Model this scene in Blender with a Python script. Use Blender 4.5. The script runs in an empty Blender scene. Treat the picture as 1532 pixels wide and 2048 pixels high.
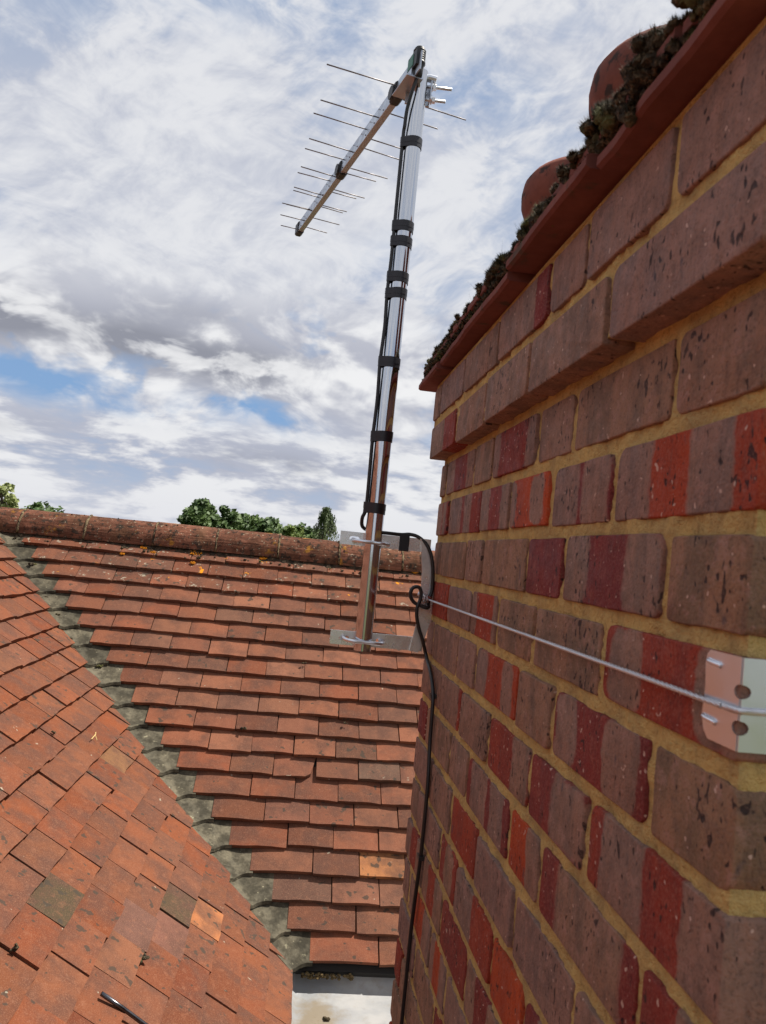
import bpy, math, random
from mathutils import Vector, Matrix, noise as mnoise
random.seed(7)
R = math.radians
scene = bpy.context.scene
col = scene.collection
# ---------------------------------------------------------------- camera, light, exposure
# The eye is the origin; X runs along the roof ridge, Y along the chimney's long face, Z up. Metres.
F_PX = 1560.0                                   # focal length in pixels of a 1532 x 2048 picture
YAW, PITCH, ROLL = R(6.086), R(3.194), R(5.697)
_fw = Vector((math.sin(YAW)*math.cos(PITCH), math.cos(YAW)*math.cos(PITCH), math.sin(PITCH)))
_rt = Vector((math.cos(YAW), -math.sin(YAW), 0)); _up = _rt.cross(_fw)
CR = _rt*math.cos(ROLL) + _up*math.sin(ROLL); CU = _up*math.cos(ROLL) - _rt*math.sin(ROLL)
cam_d = bpy.data.cameras.new('camera'); cam = bpy.data.objects.new('camera', cam_d); col.objects.link(cam)
cam_d.sensor_fit = 'VERTICAL'; cam_d.sensor_height = 36; cam_d.sensor_width = 27
cam_d.lens = F_PX/2048*36; cam_d.clip_start = .02; cam_d.clip_end = 3000
cam_d.dof.use_dof = True; cam_d.dof.focus_distance = 2.2; cam_d.dof.aperture_fstop = 17
mw = Matrix((CR, CU, -_fw)).transposed().to_4x4(); cam.matrix_world = mw
scene.camera = cam
SUN_AZ, SUN_EL = R(74), R(61)                   # azimuth from +Y towards +X
sun_dir = Vector((math.cos(SUN_EL)*math.sin(SUN_AZ), math.cos(SUN_EL)*math.cos(SUN_AZ), math.sin(SUN_EL)))
sl = bpy.data.lights.new('sun', 'SUN'); sl.energy = 5.0; sl.angle = R(.53); sl.color = (1, .945, .86)
so = bpy.data.objects.new('sun', sl); col.objects.link(so)
so.rotation_euler = (-sun_dir).to_track_quat('-Z', 'Y').to_euler(); so.location = sun_dir*20
scene.view_settings.view_transform = 'Standard'; scene.view_settings.look = 'None'
scene.view_settings.exposure = 0.5; scene.view_settings.gamma = 1; scene.view_settings.use_curve_mapping = False
scene.cycles.use_denoising = True; scene.cycles.use_adaptive_sampling = True; scene.cycles.adaptive_threshold = .02
scene.cycles.max_bounces = 6; scene.cycles.diffuse_bounces = 3; scene.cycles.glossy_bounces = 3

def pix(P):                                     # pixel of a point, to know which pieces stand in the frame
    P = Vector(P); w = P.dot(_fw)
    if w <= .01: return (-9999, -9999)
    return (766+F_PX*P.dot(CR)/w, 1024-F_PX*P.dot(CU)/w)
def ray(x, y): return CR*((x-766)/F_PX) + CU*(-(y-1024)/F_PX) + _fw

# ---------------------------------------------------------------- node helper
class NT:
    def __init__(s, nt): s.nt = nt; s.n = nt.nodes; s.l = nt.links
    def _in(s, sock, v):
        if v is None: return
        if hasattr(v, 'is_output'): s.l.new(v, sock)
        else:
            try: sock.default_value = v
            except Exception: sock.default_value = (*v, 1.0)
    def m(s, op, a, b=None, c=None, clamp=False):
        n = s.n.new('ShaderNodeMath'); n.operation = op; n.use_clamp = clamp
        for i, v in enumerate((a, b, c)): s._in(n.inputs[i], v) if v is not None else None
        return n.outputs[0]
    def add(s, a, b): return s.m('ADD', a, b)
    def sub(s, a, b): return s.m('SUBTRACT', a, b)
    def mul(s, a, b): return s.m('MULTIPLY', a, b)
    def v(s, op, a, b=None):
        n = s.n.new('ShaderNodeVectorMath'); n.operation = op; s._in(n.inputs[0], a)
        if b is not None: s._in(n.inputs[3] if op == 'SCALE' else n.inputs[1], b)
        return n.outputs[1] if op in ('DOT_PRODUCT', 'LENGTH') else n.outputs[0]
    def comb(s, x, y, z):
        n = s.n.new('ShaderNodeCombineXYZ')
        for i, q in enumerate((x, y, z)): s._in(n.inputs[i], q)
        return n.outputs[0]
    def sep(s, a):
        n = s.n.new('ShaderNodeSeparateXYZ'); s._in(n.inputs[0], a); return n.outputs
    def noise(s, vec, scale, detail=3, rough=.5, dist=0, color=False):
        n = s.n.new('ShaderNodeTexNoise'); s._in(n.inputs['Vector'], vec); n.inputs['Scale'].default_value = scale
        n.inputs['Detail'].default_value = detail; n.inputs['Roughness'].default_value = rough; n.inputs['Distortion'].default_value = dist
        return n.outputs[1 if color else 0]
    def vor(s, vec, scale, feature='F1', rnd=1):
        n = s.n.new('ShaderNodeTexVoronoi'); n.feature = feature; s._in(n.inputs['Vector'], vec); n.inputs['Scale'].default_value = scale
        n.inputs['Randomness'].default_value = rnd
        return n.outputs
    def ss(s, v, a, b, c=0., d=1.):             # smoothstep a..b -> c..d
        n = s.n.new('ShaderNodeMapRange'); n.interpolation_type = 'SMOOTHSTEP'; s._in(n.inputs[0], v)
        for i, q in enumerate((a, b, c, d)): s._in(n.inputs[i+1], q)
        return n.outputs[0]
    def mix(s, f, a, b, mode='MIX'):
        n = s.n.new('ShaderNodeMix'); n.data_type = 'RGBA'; n.blend_type = mode; n.clamp_factor = True
        s._in(n.inputs[0], f); s._in(n.inputs[6], a if hasattr(a, 'is_output') else (*a, 1)); s._in(n.inputs[7], b if hasattr(b, 'is_output') else (*b, 1))
        return n.outputs[2]
    def attr(s, name):
        n = s.n.new('ShaderNodeAttribute'); n.attribute_name = name; return n.outputs['Fac']
    def tc(s, k='Object'): return s.n.new('ShaderNodeTexCoord').outputs[k]
    def info(s): return s.n.new('ShaderNodeObjectInfo').outputs
    def bump(s, h, strength=.4, dist=.003):
        n = s.n.new('ShaderNodeBump'); s._in(n.inputs['Height'], h); n.inputs['Strength'].default_value = strength; n.inputs['Distance'].default_value = dist
        return n.outputs[0]
def material(name, rough=.7, metal=0, colr=None, spec=.4):
    m = bpy.data.materials.new(name); m.use_nodes = True
    b = m.node_tree.nodes['Principled BSDF']; b.inputs['Roughness'].default_value = rough; b.inputs['Metallic'].default_value = metal
    b.inputs['Specular IOR Level'].default_value = spec
    if colr: b.inputs['Base Color'].default_value = (*colr, 1)
    return m, NT(m.node_tree), b

# ---------------------------------------------------------------- sky
world = bpy.data.worlds.new('World'); scene.world = world; world.use_nodes = True
w = NT(world.node_tree); bgn = world.node_tree.nodes['Background']
sky = w.n.new('ShaderNodeTexSky'); sky.sky_type = 'NISHITA'; sky.sun_disc = False
sky.sun_elevation = SUN_EL; sky.sun_rotation = SUN_AZ; sky.air_density = 1.0; sky.dust_density = .6; sky.ozone_density = 1.2
D = w.tc('Generated'); dx, dy, dz = w.sep(D)
az = w.mul(w.m('ARCTAN2', dx, dy), 57.2958); el = w.mul(w.m('ARCSINE', dz), 57.2958)
def blob(a, e, sa, se):                         # one bank of cloud or one gap, by its bearing and height
    u = w.m('DIVIDE', w.sub(az, a), sa); v_ = w.m('DIVIDE', w.sub(el, e), se)
    return w.m('EXPONENT', w.mul(w.add(w.mul(u, u), w.mul(v_, v_)), -1.0))
def total(lst):
    t = None
    for (a, e, sa, se, wt) in lst:
        q = w.mul(blob(a, e, sa, se), wt); t = q if t is None else w.add(t, q)
    return t
uvs = w.v('MULTIPLY', D, (2.6, 2.6, 4.6))
wrp = w.v('SCALE', w.v('SUBTRACT', w.noise(uvs, 1.7, 2, .55, color=True), (.5, .5, .5)), .55)
q1 = w.v('ADD', uvs, wrp)
big = w.noise(q1, 1.25, 3, .58)
fea = w.noise(w.v('ADD', w.comb(w.mul(w.add(w.mul(dx, .75), w.mul(dz, .66)), 3.0), w.mul(dy, 3.0), w.mul(w.sub(w.mul(dz, .75), w.mul(dx, .66)), 7.5)), wrp), 1.7, 6, .62)
fine = w.noise(q1, 7.5, 4, .62)
def heap(off, det):                              # heaped clouds: rounded billows with creases between
    q = w.v('ADD', w.v('ADD', w.v('MULTIPLY', D, (5.0, 5.0, 10.0)), w.v('SCALE', wrp, .45)), off)
    n = w.n.new('ShaderNodeTexNoise'); n.noise_type = 'RIDGED_MULTIFRACTAL'; n.normalize = False; w._in(n.inputs['Vector'], q)
    for k, v_ in (('Scale', 1.25), ('Detail', det), ('Roughness', .42), ('Offset', 1.0), ('Gain', 1.2), ('Lacunarity', 2.1)): n.inputs[k].default_value = v_
    return w.add(w.mul(w.noise(q, 1.0, det, .58), .78), w.mul(w.ss(n.outputs[0], 2.4, .2), .14))
cum = heap((0, 0, 0), 5); cum_s = heap((.05, 0, .22), 4)
lay = w.noise(w.v('ADD', w.v('MULTIPLY', D, (3.6, 3.6, 13)), w.v('SCALE', wrp, .5)), 2.4, 5, .60)
low = w.ss(el, 20.0, 14.0); vlow = w.ss(el, 11.0, 6.5)
hi_mix = w.add(w.add(w.mul(big, .40), w.mul(fea, .40)), w.mul(fine, .20))
cov_hi = w.add(w.ss(hi_mix, .38, .54, .55, 1.0), 0.0)
cov_lo = w.ss(cum, .40, .50, .15, 1.0); cov_v = w.ss(lay, .34, .52, .55, 1.0)
cover = w.add(w.mul(cov_hi, w.sub(1.0, low)), w.mul(low, w.add(w.mul(cov_lo, w.sub(1.0, vlow)), w.mul(cov_v, vlow))))
bank = total([(-23, 14.6, 9, 2.8, .9), (-12, 14.4, 7, 2.7, .9), (-4, 13.2, 5, 2.3, .8), (-15, 24, 11, 5, .5), (5, 26, 5, 4.5, .7), (-24, 6.6, 8, 1.2, .7), (-3, 6.3, 5, 1.5, .7), (3, 11, 3, 5, .5)])
gap = total([(-20, 10.0, 5, .7, .30), (-12, 8.4, 6, .6, .5), (-29.5, 19.8, 4.0, 1.6, 1.9), (-25.5, 18.0, 2.6, .9, .6), (-25, 9.6, 6, .9, .42), (-17, 9.2, 3.5, .7, .45), (-6, 9.5, 3.4, .8, .7), (-1, 8.8, 2.5, .8, .5), (-11, 36, 9, 2.4, .75), (7, 31.5, 6, 2.2, .35), (-24, 34.5, 6, 2.0, .4), (5.5, 21, 3.4, 1.8, .3)])
cover = w.m('ADD', cover, bank, clamp=True)
cover = w.m('SUBTRACT', cover, w.mul(gap, w.ss(w.add(w.mul(fine, .5), w.mul(cum, .5)), .60, .42)), clamp=True)
lit = w.ss(w.add(w.sub(cum, cum_s), w.mul(w.sub(fine, .5), .30)), -.08, .10)
dark = total([(-28, 13.4, 6.0, 1.9, 1.1), (-21, 13.2, 3.6, 1.5, 1.05), (-12.5, 13.0, 4.6, 1.6, 1.2), (-5, 12.4, 4.2, 1.6, 1.1), (-9, 15.6, 4, .9, .35), (-25, 6.3, 6, .8, .5), (-2.5, 5.9, 4, .9, .5), (-29, 16.5, 4, 1.2, .3)])
dk = w.m('MULTIPLY', dark, w.ss(w.add(w.add(w.mul(lit, .40), w.mul(fine, .5)), w.mul(w.sub(cum, .5), .5)), .85, .26), clamp=True)
hi_col = w.mix(w.ss(w.add(w.mul(fea, .6), w.mul(fine, .4)), .36, .60), (5.6, 5.85, 6.7), (8.1, 8.15, 8.4))
lo_col = w.mix(lit, (5.0, 5.1, 5.8), (9.2, 9.15, 9.15)); v_col = w.mix(w.ss(lay, .42, .58), (4.9, 5.1, 6.0), (8.7, 8.7, 8.8))
ccol = w.mix(low, hi_col, w.mix(vlow, lo_col, v_col))
ccol = w.mix(dk, ccol, (3.0, 3.05, 3.5))
blue = w.mix(w.ss(el, 26, 8, .55, .8), sky.outputs[0], (2.3, 4.0, 6.9))
skyc = w.mix(w.mul(cover, .95), blue, ccol)
skyc = w.mix(w.ss(el, 5, 0, 0, .5), skyc, (7.2, 7.3, 7.9))
skyc = w.mix(w.ss(el, .5, -1.5), skyc, (1.2, 1.25, 1.05))
world.cycles.sampling_method = 'MANUAL'; world.cycles.sample_map_resolution = 512
w._in(bgn.inputs[0], skyc); bgn.inputs[1].default_value = .070
#SPLIT
# ---------------------------------------------------------------- mesh helpers
def link(name, me, mat, parent=None, loc=None, rot=None, smooth=False):
    o = bpy.data.objects.new(name, me); col.objects.link(o)
    if mat is not None and not me.materials: me.materials.append(mat)
    if parent: o.parent = parent
    if loc is not None: o.location = loc
    if rot is not None: o.rotation_euler = rot
    if smooth:
        for pl in me.polygons: pl.use_smooth = True
    return o
def mesh(name, v, f):
    me = bpy.data.meshes.new(name); me.from_pydata([tuple(q) for q in v], [], f); me.validate(); me.update(); return me
def tag(o, label=None, cat=None, group=None, kind=None):
    if label: o['label'] = label
    if cat: o['category'] = cat
    if group: o['group'] = group
    if kind: o['kind'] = kind
    return o
def empty(name, loc=(0, 0, 0)):
    o = bpy.data.objects.new(name, None); col.objects.link(o); o.location = loc; o.empty_display_size = .05; return o
class MB:
    def __init__(s): s.v = []; s.f = []
    def add(s, v, f):
        k = len(s.v); s.v += [Vector(q) for q in v]; s.f += [tuple(i+k for i in q) for q in f]
    def box(s, lo, hi, c=0.0):
        x0, y0, z0 = lo; x1, y1, z1 = hi
        if c <= 0:
            s.add([(x, y, z) for x in (x0, x1) for y in (y0, y1) for z in (z0, z1)],
                  [(0, 1, 3, 2), (4, 6, 7, 5), (0, 4, 5, 1), (2, 3, 7, 6), (0, 2, 6, 4), (1, 5, 7, 3)]); return
        rect = lambda z, i: [(x0+i, y0+c, z), (x0+c, y0+i, z), (x1-c, y0+i, z), (x1-i, y0+c, z), (x1-i, y1-c, z), (x1-c, y1-i, z), (x0+c, y1-i, z), (x0+i, y1-c, z)]
        L = [[Vector(q) for q in rect(z, i)] for z, i in ((z0, c*.7), (z0+c, 0), (z1-c, 0), (z1, c*.7))]
        k = len(s.v)
        for r_ in L: s.v += r_
        for a in range(3):
            for i in range(8):
                j = (i+1) % 8; s.f.append((k+a*8+i, k+a*8+j, k+(a+1)*8+j, k+(a+1)*8+i))
        s.f.append(tuple(k+i for i in range(7, -1, -1))); s.f.append(tuple(k+24+i for i in range(8)))
    def obox(s, c, ax, ay, az, hx, hy, hz):     # oriented box
        c = Vector(c); k = len(s.v)
        for i in (-1, 1):
            for j in (-1, 1):
                for l in (-1, 1): s.v.append(c+ax*hx*i+ay*hy*j+az*hz*l)
        s.f += [tuple(k+q for q in t) for t in [(0, 1, 3, 2), (4, 6, 7, 5), (0, 4, 5, 1), (2, 3, 7, 6), (0, 2, 6, 4), (1, 5, 7, 3)]]
    def tube(s, pts, r, n=10, cap=True, twist=0):
        pts = [Vector(q) for q in pts]; rs = r if isinstance(r, (list, tuple)) else [r]*len(pts)
        k = len(s.v); prev = None
        for i, q in enumerate(pts):
            t = (pts[min(i+1, len(pts)-1)]-pts[max(i-1, 0)]).normalized()
            if prev is None: a = t.orthogonal().normalized()
            else: a = (prev - t*prev.dot(t)).normalized()
            prev = a; b = t.cross(a)
            for j in range(n):
                an = 2*math.pi*j/n; s.v.append(q+(a*math.cos(an)+b*math.sin(an))*rs[i])
        for i in range(len(pts)-1):
            for j in range(n):
                s.f.append((k+i*n+j, k+i*n+(j+1) % n, k+(i+1)*n+(j+1) % n, k+(i+1)*n+j))
        if cap: s.f.append(tuple(k+j for j in range(n-1, -1, -1))); s.f.append(tuple(k+(len(pts)-1)*n+j for j in range(n)))
    def lathe(s, c, prof, n=28, axis=None):     # prof: (radius, height)
        c = Vector(c); k = len(s.v)
        for (r_, h) in prof:
            for j in range(n): s.v.append(c+Vector((r_*math.cos(2*math.pi*j/n), r_*math.sin(2*math.pi*j/n), h)))
        for i in range(len(prof)-1):
            for j in range(n): s.f.append((k+i*n+j, k+i*n+(j+1) % n, k+(i+1)*n+(j+1) % n, k+(i+1)*n+j))
    def prism(s, poly, off):                    # planar 3-D polygon extruded by a vector
        n = len(poly); off = Vector(off); k = len(s.v)
        s.v += [Vector(q) for q in poly]+[Vector(q)+off for q in poly]
        s.f.append(tuple(k+i for i in range(n))); s.f.append(tuple(k+n+i for i in range(n-1, -1, -1)))
        for i in range(n): j = (i+1) % n; s.f.append((k+i, k+n+i, k+n+j, k+j))
    def mesh(s, name): return mesh(name, s.v, s.f)
    def build(s, name, mat, parent=None, smooth=False): return link(name, s.mesh(name), mat, parent, smooth=smooth)
def autosmooth(o, deg=35):
    me = o.data
    for pl in me.polygons: pl.use_smooth = True
    try: me.set_sharp_from_angle(angle=R(deg))
    except Exception: pass
    return o
def spline(pts, n=8):                           # Catmull-Rom through points
    P = [Vector(q) for q in pts]; P = [P[0]*2-P[1]]+P+[P[-1]*2-P[-2]]; out = []
    for i in range(1, len(P)-2):
        for k in range(n):
            t = k/n; a, b, c, d = P[i-1:i+3]
            out.append(.5*((2*b)+(c-a)*t+(2*a-5*b+4*c-d)*t*t+(3*b-a-3*c+d)*t**3))
    out.append(P[-2]); return out

# ---------------------------------------------------------------- materials
def mat_tile(name, lichen=0.0):
    m, g, b = material(name, .92, spec=.06)
    inf = g.info(); oc = g.tc('Object'); rnd = inf['Random']
    v = g.v('ADD', oc, g.comb(g.mul(rnd, 37.0), g.mul(rnd, 91.0), 0))
    n1 = g.noise(v, 9, 4, .6); n2 = g.noise(v, 420, 2, .6); n3 = g.noise(v, 45, 4, .65)
    c = g.mix(g.ss(n1, .38, .66), inf['Color'], g.mix(.75, inf['Color'], (.085, .045, .034)))
    c = g.mix(g.mul(g.ss(n3, .50, .75), .38), c, (.27, .115, .065))
    c = g.mix(g.mul(g.ss(n2, .50, .72), .45), c, (.29, .155, .10))
    c = g.mix(g.mul(g.ss(n2, .46, .30), .55), c, (.10, .04, .03))
    n4 = g.noise(v, 30, 2, .5)                                        # dark lichen spots
    c = g.mix(g.mul(g.ss(g.add(n4, g.mul(g.sub(rnd, .5), .16)), .665, .70), .8), c, (.055, .045, .035))
    n5 = g.noise(g.v('ADD', v, (5, 3, 1)), 26, 3, .6)
    c = g.mix(g.mul(g.ss(n5, .70, .735), .6), c, (.40, .36, .27))
    if lichen:
        n6 = g.noise(g.v('ADD', v, (9, 1, 4)), 38, 4, .65); n7 = g.noise(g.tc('Object'), 17, 3, .6)
        c = g.mix(g.mul(g.ss(g.add(n6, g.mul(g.sub(n7, .5), .5)), .62, .68), .7), c, (.36, .32, .24))
        gp = g.n.new('ShaderNodeNewGeometry').outputs['Position']
        n8 = g.noise(gp, 9.5, 4, .6)
        c = g.mix(g.ss(n8, .655, .69), c, (.60, .23, .015))
    g._in(b.inputs['Base Color'], c)
    h = g.add(g.mul(n2, .35), g.add(g.mul(n3, .6), n1))
    g._in(b.inputs['Normal'], g.bump(h, .5, .0035)); return m
M_TILE = mat_tile('clay_tile'); M_TILEL = mat_tile('lichened_clay_tile', 1)
def mat_noise(name, c1, c2, scale, rough=.9, c3=None, s3=60, t3=(.6, .68), bump=.5, bd=.004, detail=5, spec=.1, coord='Object'):
    m, g, b = material(name, rough, spec=spec); oc = g.tc(coord)
    n1 = g.noise(oc, scale, detail, .62); n2 = g.noise(oc, scale*7, 3, .6)
    c = g.mix(g.ss(n1, .35, .66), c1, c2); c = g.mix(g.mul(g.ss(n2, .35, .7), .4), c, tuple(q*.6 for q in c1))
    if c3: c = g.mix(g.ss(g.noise(oc, s3, 4, .6), *t3), c, c3)
    g._in(b.inputs['Base Color'], c); g._in(b.inputs['Normal'], g.bump(g.add(n1, g.mul(n2, .5)), bump, bd)); return m
def mat_ridge():
    m, g, b = material('ridge_clay', .92, spec=.06); gp = g.n.new('ShaderNodeNewGeometry').outputs['Position']
    st = g.noise(g.v('MULTIPLY', gp, (4, 60, 60)), 1.6, 4, .6); n1 = g.noise(gp, 7, 5, .65); n2 = g.noise(gp, 34, 4, .65)
    n3 = g.noise(g.v('ADD', gp, (3, 3, 3)), 62, 4, .6)
    c = g.mix(g.ss(st, .35, .65), (.115, .050, .032), (.19, .080, .050)); c = g.mix(g.ss(n1, .45, .7), c, (.12, .06, .035))
    c = g.mix(g.mul(g.ss(n2, .52, .62), .85), c, (.035, .03, .024)); c = g.mix(g.mul(g.ss(n3, .62, .68), .8), c, (.36, .31, .22))
    c = g.mix(g.mul(g.ss(g.noise(gp, 11, 4, .65), .60, .68), .8), c, (.36, .17, .03))
    z = g.sep(gp)[2]
    g._in(b.inputs['Base Color'], c); g._in(b.inputs['Normal'], g.bump(g.add(st, g.mul(n2, 1.2)), .7, .006)); return m
M_RIDGE = mat_ridge()
M_RMORT = mat_noise('mossy_ridge_mortar', (.085, .060, .040), (.028, .024, .018), 40, .95, (.24, .18, .10), 90, (.64, .70), 1.0, .012, coord='Object')
M_RJOINT = mat_noise('ridge_joint_mortar', (.24, .18, .10), (.11, .08, .05), 40, .95, (.04, .03, .022), 50, (.48, .58), .9, .006)
M_VALLEY = mat_noise('valley_tile_clay', (.072, .064, .046), (.118, .102, .070), 14, .9, (.20, .18, .12), 60, (.64, .69), .7, .004)
def vary(m, lo=.62, hi=1.25):                   # tone from piece to piece
    g = NT(m.node_tree); b = m.node_tree.nodes['Principled BSDF']; src = b.inputs['Base Color'].links[0].from_socket; inf = g.info()
    gp = g.n.new('ShaderNodeNewGeometry').outputs['Position']; k = g.ss(g.noise(gp, 21, 4, .65), .40, .62, lo, hi); k = g.mul(k, g.ss(inf['Random'], 0, 1, .78, 1.18))
    g._in(b.inputs['Base Color'], g.mix(1.0, src, g.comb(k, k, k), 'MULTIPLY'))
vary(M_VALLEY); vary(M_RIDGE, .75, 1.15)
M_DECK = material('roof_felt', .95, colr=(.02, .018, .016))[0]
def mat_lead():
    m, g, b = material('sheet_lead', .42, .0, spec=.5); oc = g.tc('Object')
    n1 = g.noise(oc, 6, 5, .6); n2 = g.noise(oc, 16, 5, .7); n3 = g.noise(oc, 120, 3, .6)
    c = g.mix(g.ss(n1, .35, .65), (.25, .255, .26), (.36, .35, .335)); 
    x, y, z = g.sep(oc)
    st = g.m('EXPONENT', g.mul(g.add(g.m('POWER', g.mul(g.sub(x, .215), 17.0), 2.0), g.m('POWER', g.mul(g.sub(y, 2.42), 9.0), 2.0)), -1.0))
    c = g.mix(g.mul(g.ss(g.add(g.mul(n2, .8), g.mul(st, .55)), .40, .74), .85), c, (.21, .165, .105))
    c = g.mix(g.mul(g.ss(g.add(g.mul(n3, .6), g.mul(st, .3)), .60, .72), .8), c, (.14, .09, .035))
    g._in(b.inputs['Base Color'], c); g._in(b.inputs['Normal'], g.bump(g.add(n1, g.mul(n2, .4)), .5, .006)); return m
M_LEAD = mat_lead()
def mat_brick():
    m, g, b = material('banded_brick', .70, spec=.12); oc = g.tc('Object'); A = g.attr
    x, y, z = g.sep(oc)
    sv = g.comb(A('seed'), g.mul(A('seed'), 3.1), g.mul(A('seed'), 7.7)); v = g.v('ADD', oc, sv)
    wob = g.mul(g.sub(g.noise(v, 30, 4, .62), .5), .026)
    def patch(c, hw):
        r_ = .017
        qx = g.m('MAXIMUM', g.sub(g.m('ABSOLUTE', g.sub(y, A(c))), g.sub(A(hw), r_)), 0.0)
        qz = g.m('MAXIMUM', g.sub(g.m('ABSOLUTE', z), g.sub(A('ph'), r_)), 0.0)
        d = g.sub(g.m('SQRT', g.add(g.mul(qx, qx), g.mul(qz, qz))), r_); return g.add(d, wob)
    d = g.m('MINIMUM', patch('c1', 'w1'), patch('c2', 'w2'))
    mask = g.ss(d, g.add(.0008, g.mul(A('soft'), .006)), g.sub(-.0008, g.mul(A('soft'), .006))); rim = g.m('SUBTRACT', 1.0, g.ss(g.m('ABSOLUTE', d), .0, .0022))
    streak = g.noise(g.v('MULTIPLY', v, (1, 1, .22)), 120, 3, .6); wide = g.noise(g.v('MULTIPLY', v, (1, 1, .35)), 24, 3, .5)
    mid = g.noise(v, 40, 5, .65); fine = g.noise(v, 420, 2, .6)
    red = g.mix(A('red'), (.185, .030, .030), (.42, .064, .018))
    red = g.mix(g.mul(g.ss(wide, .42, .62), .55), red, g.mix(A('red'), (.13, .034, .038), (.27, .045, .022)))
    brn = g.mix(A('brown'), (.262, .154, .126), (.280, .156, .092))
    brn = g.mix(g.ss(wide, .40, .64), brn, g.mix(A('brown'), (.208, .134, .118), (.175, .112, .070)))
    brn = g.mix(g.mul(g.ss(streak, .50, .72), .28), brn, (.33, .155, .095))
    brn = g.mix(g.mul(g.ss(mid, .55, .72), .5), brn, (.12, .09, .08))
    mot = g.noise(g.v('ADD', v, (2, 7, 3)), 62, 5, .7)
    brn = g.mix(g.mul(g.ss(mot, .50, .66), .55), brn, (.36, .205, .165)); brn = g.mix(g.mul(g.ss(mot, .48, .34), .45), brn, (.125, .082, .068))
    red = g.mix(g.mul(g.ss(mot, .52, .70), .45), red, (.34, .105, .075)); red = g.mix(g.mul(g.ss(mot, .46, .32), .45), red, (.10, .026, .026))
    c = g.mix(mask, red, brn); c = g.mix(g.mul(rim, .32), c, (.27, .17, .135))
    c = g.mix(g.mul(g.ss(streak, .46, .30), .30), c, (.10, .06, .055))
    sp = g.noise(g.v('MULTIPLY', v, (1, 1, .62)), 185, 1, .4); dens = g.noise(v, 17, 2, .5)
    c = g.mix(g.mul(g.ss(g.add(sp, g.mul(g.sub(dens, .5), .55)), .685, .735), .85), c, (.022, .017, .020))
    big = g.noise(g.v('MULTIPLY', v, (1, 1, .6)), 48, 2, .5)
    c = g.mix(g.mul(g.ss(big, .70, .77), .7), c, (.065, .06, .075))
    wsp = g.noise(g.v('ADD', v, (4, 4, 4)), 160, 1, .4)
    c = g.mix(g.mul(g.ss(g.sub(wsp, g.mul(mask, .03)), .715, .745), .8), c, (.60, .42, .34))
    c = g.mix(g.mul(g.ss(fine, .48, .70), .30), c, (.30, .165, .115)); c = g.mix(g.mul(g.ss(fine, .47, .30), .40), c, (.055, .032, .028))
    g._in(b.inputs['Base Color'], c); g._in(b.inputs['Roughness'], g.ss(mid, .3, .7, .60, .85))
    g._in(b.inputs['Normal'], g.bump(g.add(g.add(g.mul(streak, .5), g.mul(mid, 1.3)), g.sub(g.mul(fine, .5), g.mul(g.ss(sp, .70, .73), 1.0))), .7, .0028)); return m
M_BRICK = mat_brick()
def mat_mortar():
    m, g, b = material('ochre_mortar', .95, spec=.05); gp = g.n.new('ShaderNodeNewGeometry').outputs['Position']
    n1 = g.noise(gp, 24, 5, .6); n2 = g.noise(gp, 170, 3, .65); n3 = g.noise(gp, 900, 2, .5)
    c = g.mix(g.ss(n1, .35, .68), (.66, .46, .175), (.48, .335, .145)); c = g.mix(g.mul(g.ss(n2, .5, .75), .45), c, (.20, .13, .06))
    c = g.mix(g.mul(g.ss(n3, .5, .7), .35), c, (.62, .42, .16))
    c = g.mix(g.mul(g.ss(g.noise(gp, 12, 4, .6), .56, .72), .45), c, (.36, .26, .13))
    g._in(b.inputs['Base Color'], c); g._in(b.inputs['Normal'], g.bump(g.add(g.mul(n2, 1.2), g.mul(n3, .5)), 1.0, .005)); return m
M_MORT = mat_mortar()
M_CAP = mat_noise('red_creasing_tile', (.205, .076, .060), (.150, .056, .047), 9, .85, (.09, .06, .045), 26, (.58, .70), .6, .003)
M_POT = mat_noise('chimney_pot_clay', (.235, .080, .055), (.13, .052, .042), 9, .8, (.05, .032, .028), 36, (.54, .64), .4, .003)
M_FLAUNCH = mat_noise('flaunching_mortar', (.28, .23, .15), (.15, .12, .08), 16, .95, None, 60, (.6, .68), .8, .006)
def mat_moss():
    m, g, b = material('dry_moss', .95, spec=.15); gp = g.n.new('ShaderNodeNewGeometry').outputs['Position']
    n1 = g.noise(gp, 30, 4, .6); n2 = g.noise(gp, 240, 3, .6)
    c = g.mix(g.ss(n1, .36, .62), (.028, .022, .016), (.056, .045, .024)); c = g.mix(g.mul(g.ss(n2, .48, .66), .8), c, (.15, .11, .065))
    c = g.mix(g.mul(g.ss(g.noise(gp, 14, 3, .5), .56, .66), .7), c, (.10, .11, .032))
    g._in(b.inputs['Base Color'], c); g._in(b.inputs['Normal'], g.bump(n2, .8, .004)); return m
M_MOSS = mat_moss()
def mat_metal(name, colr, rough, bump=.0, sc=300, stain=None):
    m, g, b = material(name, rough, 1.0, colr); oc = g.tc('Object')
    n = g.noise(oc, sc, 3, .6); n0 = g.noise(oc, sc*.12, 4, .6)
    g._in(b.inputs['Roughness'], g.ss(n0, .3, .7, rough*.75, min(1, rough*1.35)))
    if stain: g._in(b.inputs['Base Color'], g.mix(g.ss(n0, .5, .7), colr, stain))
    if bump: g._in(b.inputs['Normal'], g.bump(g.add(n0, g.mul(n, .4)), bump, .001))
    return m
M_CHROME = mat_metal('polished_mast_steel', (.60, .615, .64), .075, .05, 60)
M_ALU = mat_metal('aluminium_boom', (.50, .54, .60), .42, .1, 400)
M_ROD = mat_metal('aluminium_rod', (.22, .20, .195), .6)
M_GALV = mat_metal('galvanised_steel', (.82, .82, .82), .27, .35, 120, (.60, .60, .60))
M_ZINC = mat_metal('zinc_bolt', (.74, .76, .80), .36)
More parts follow.
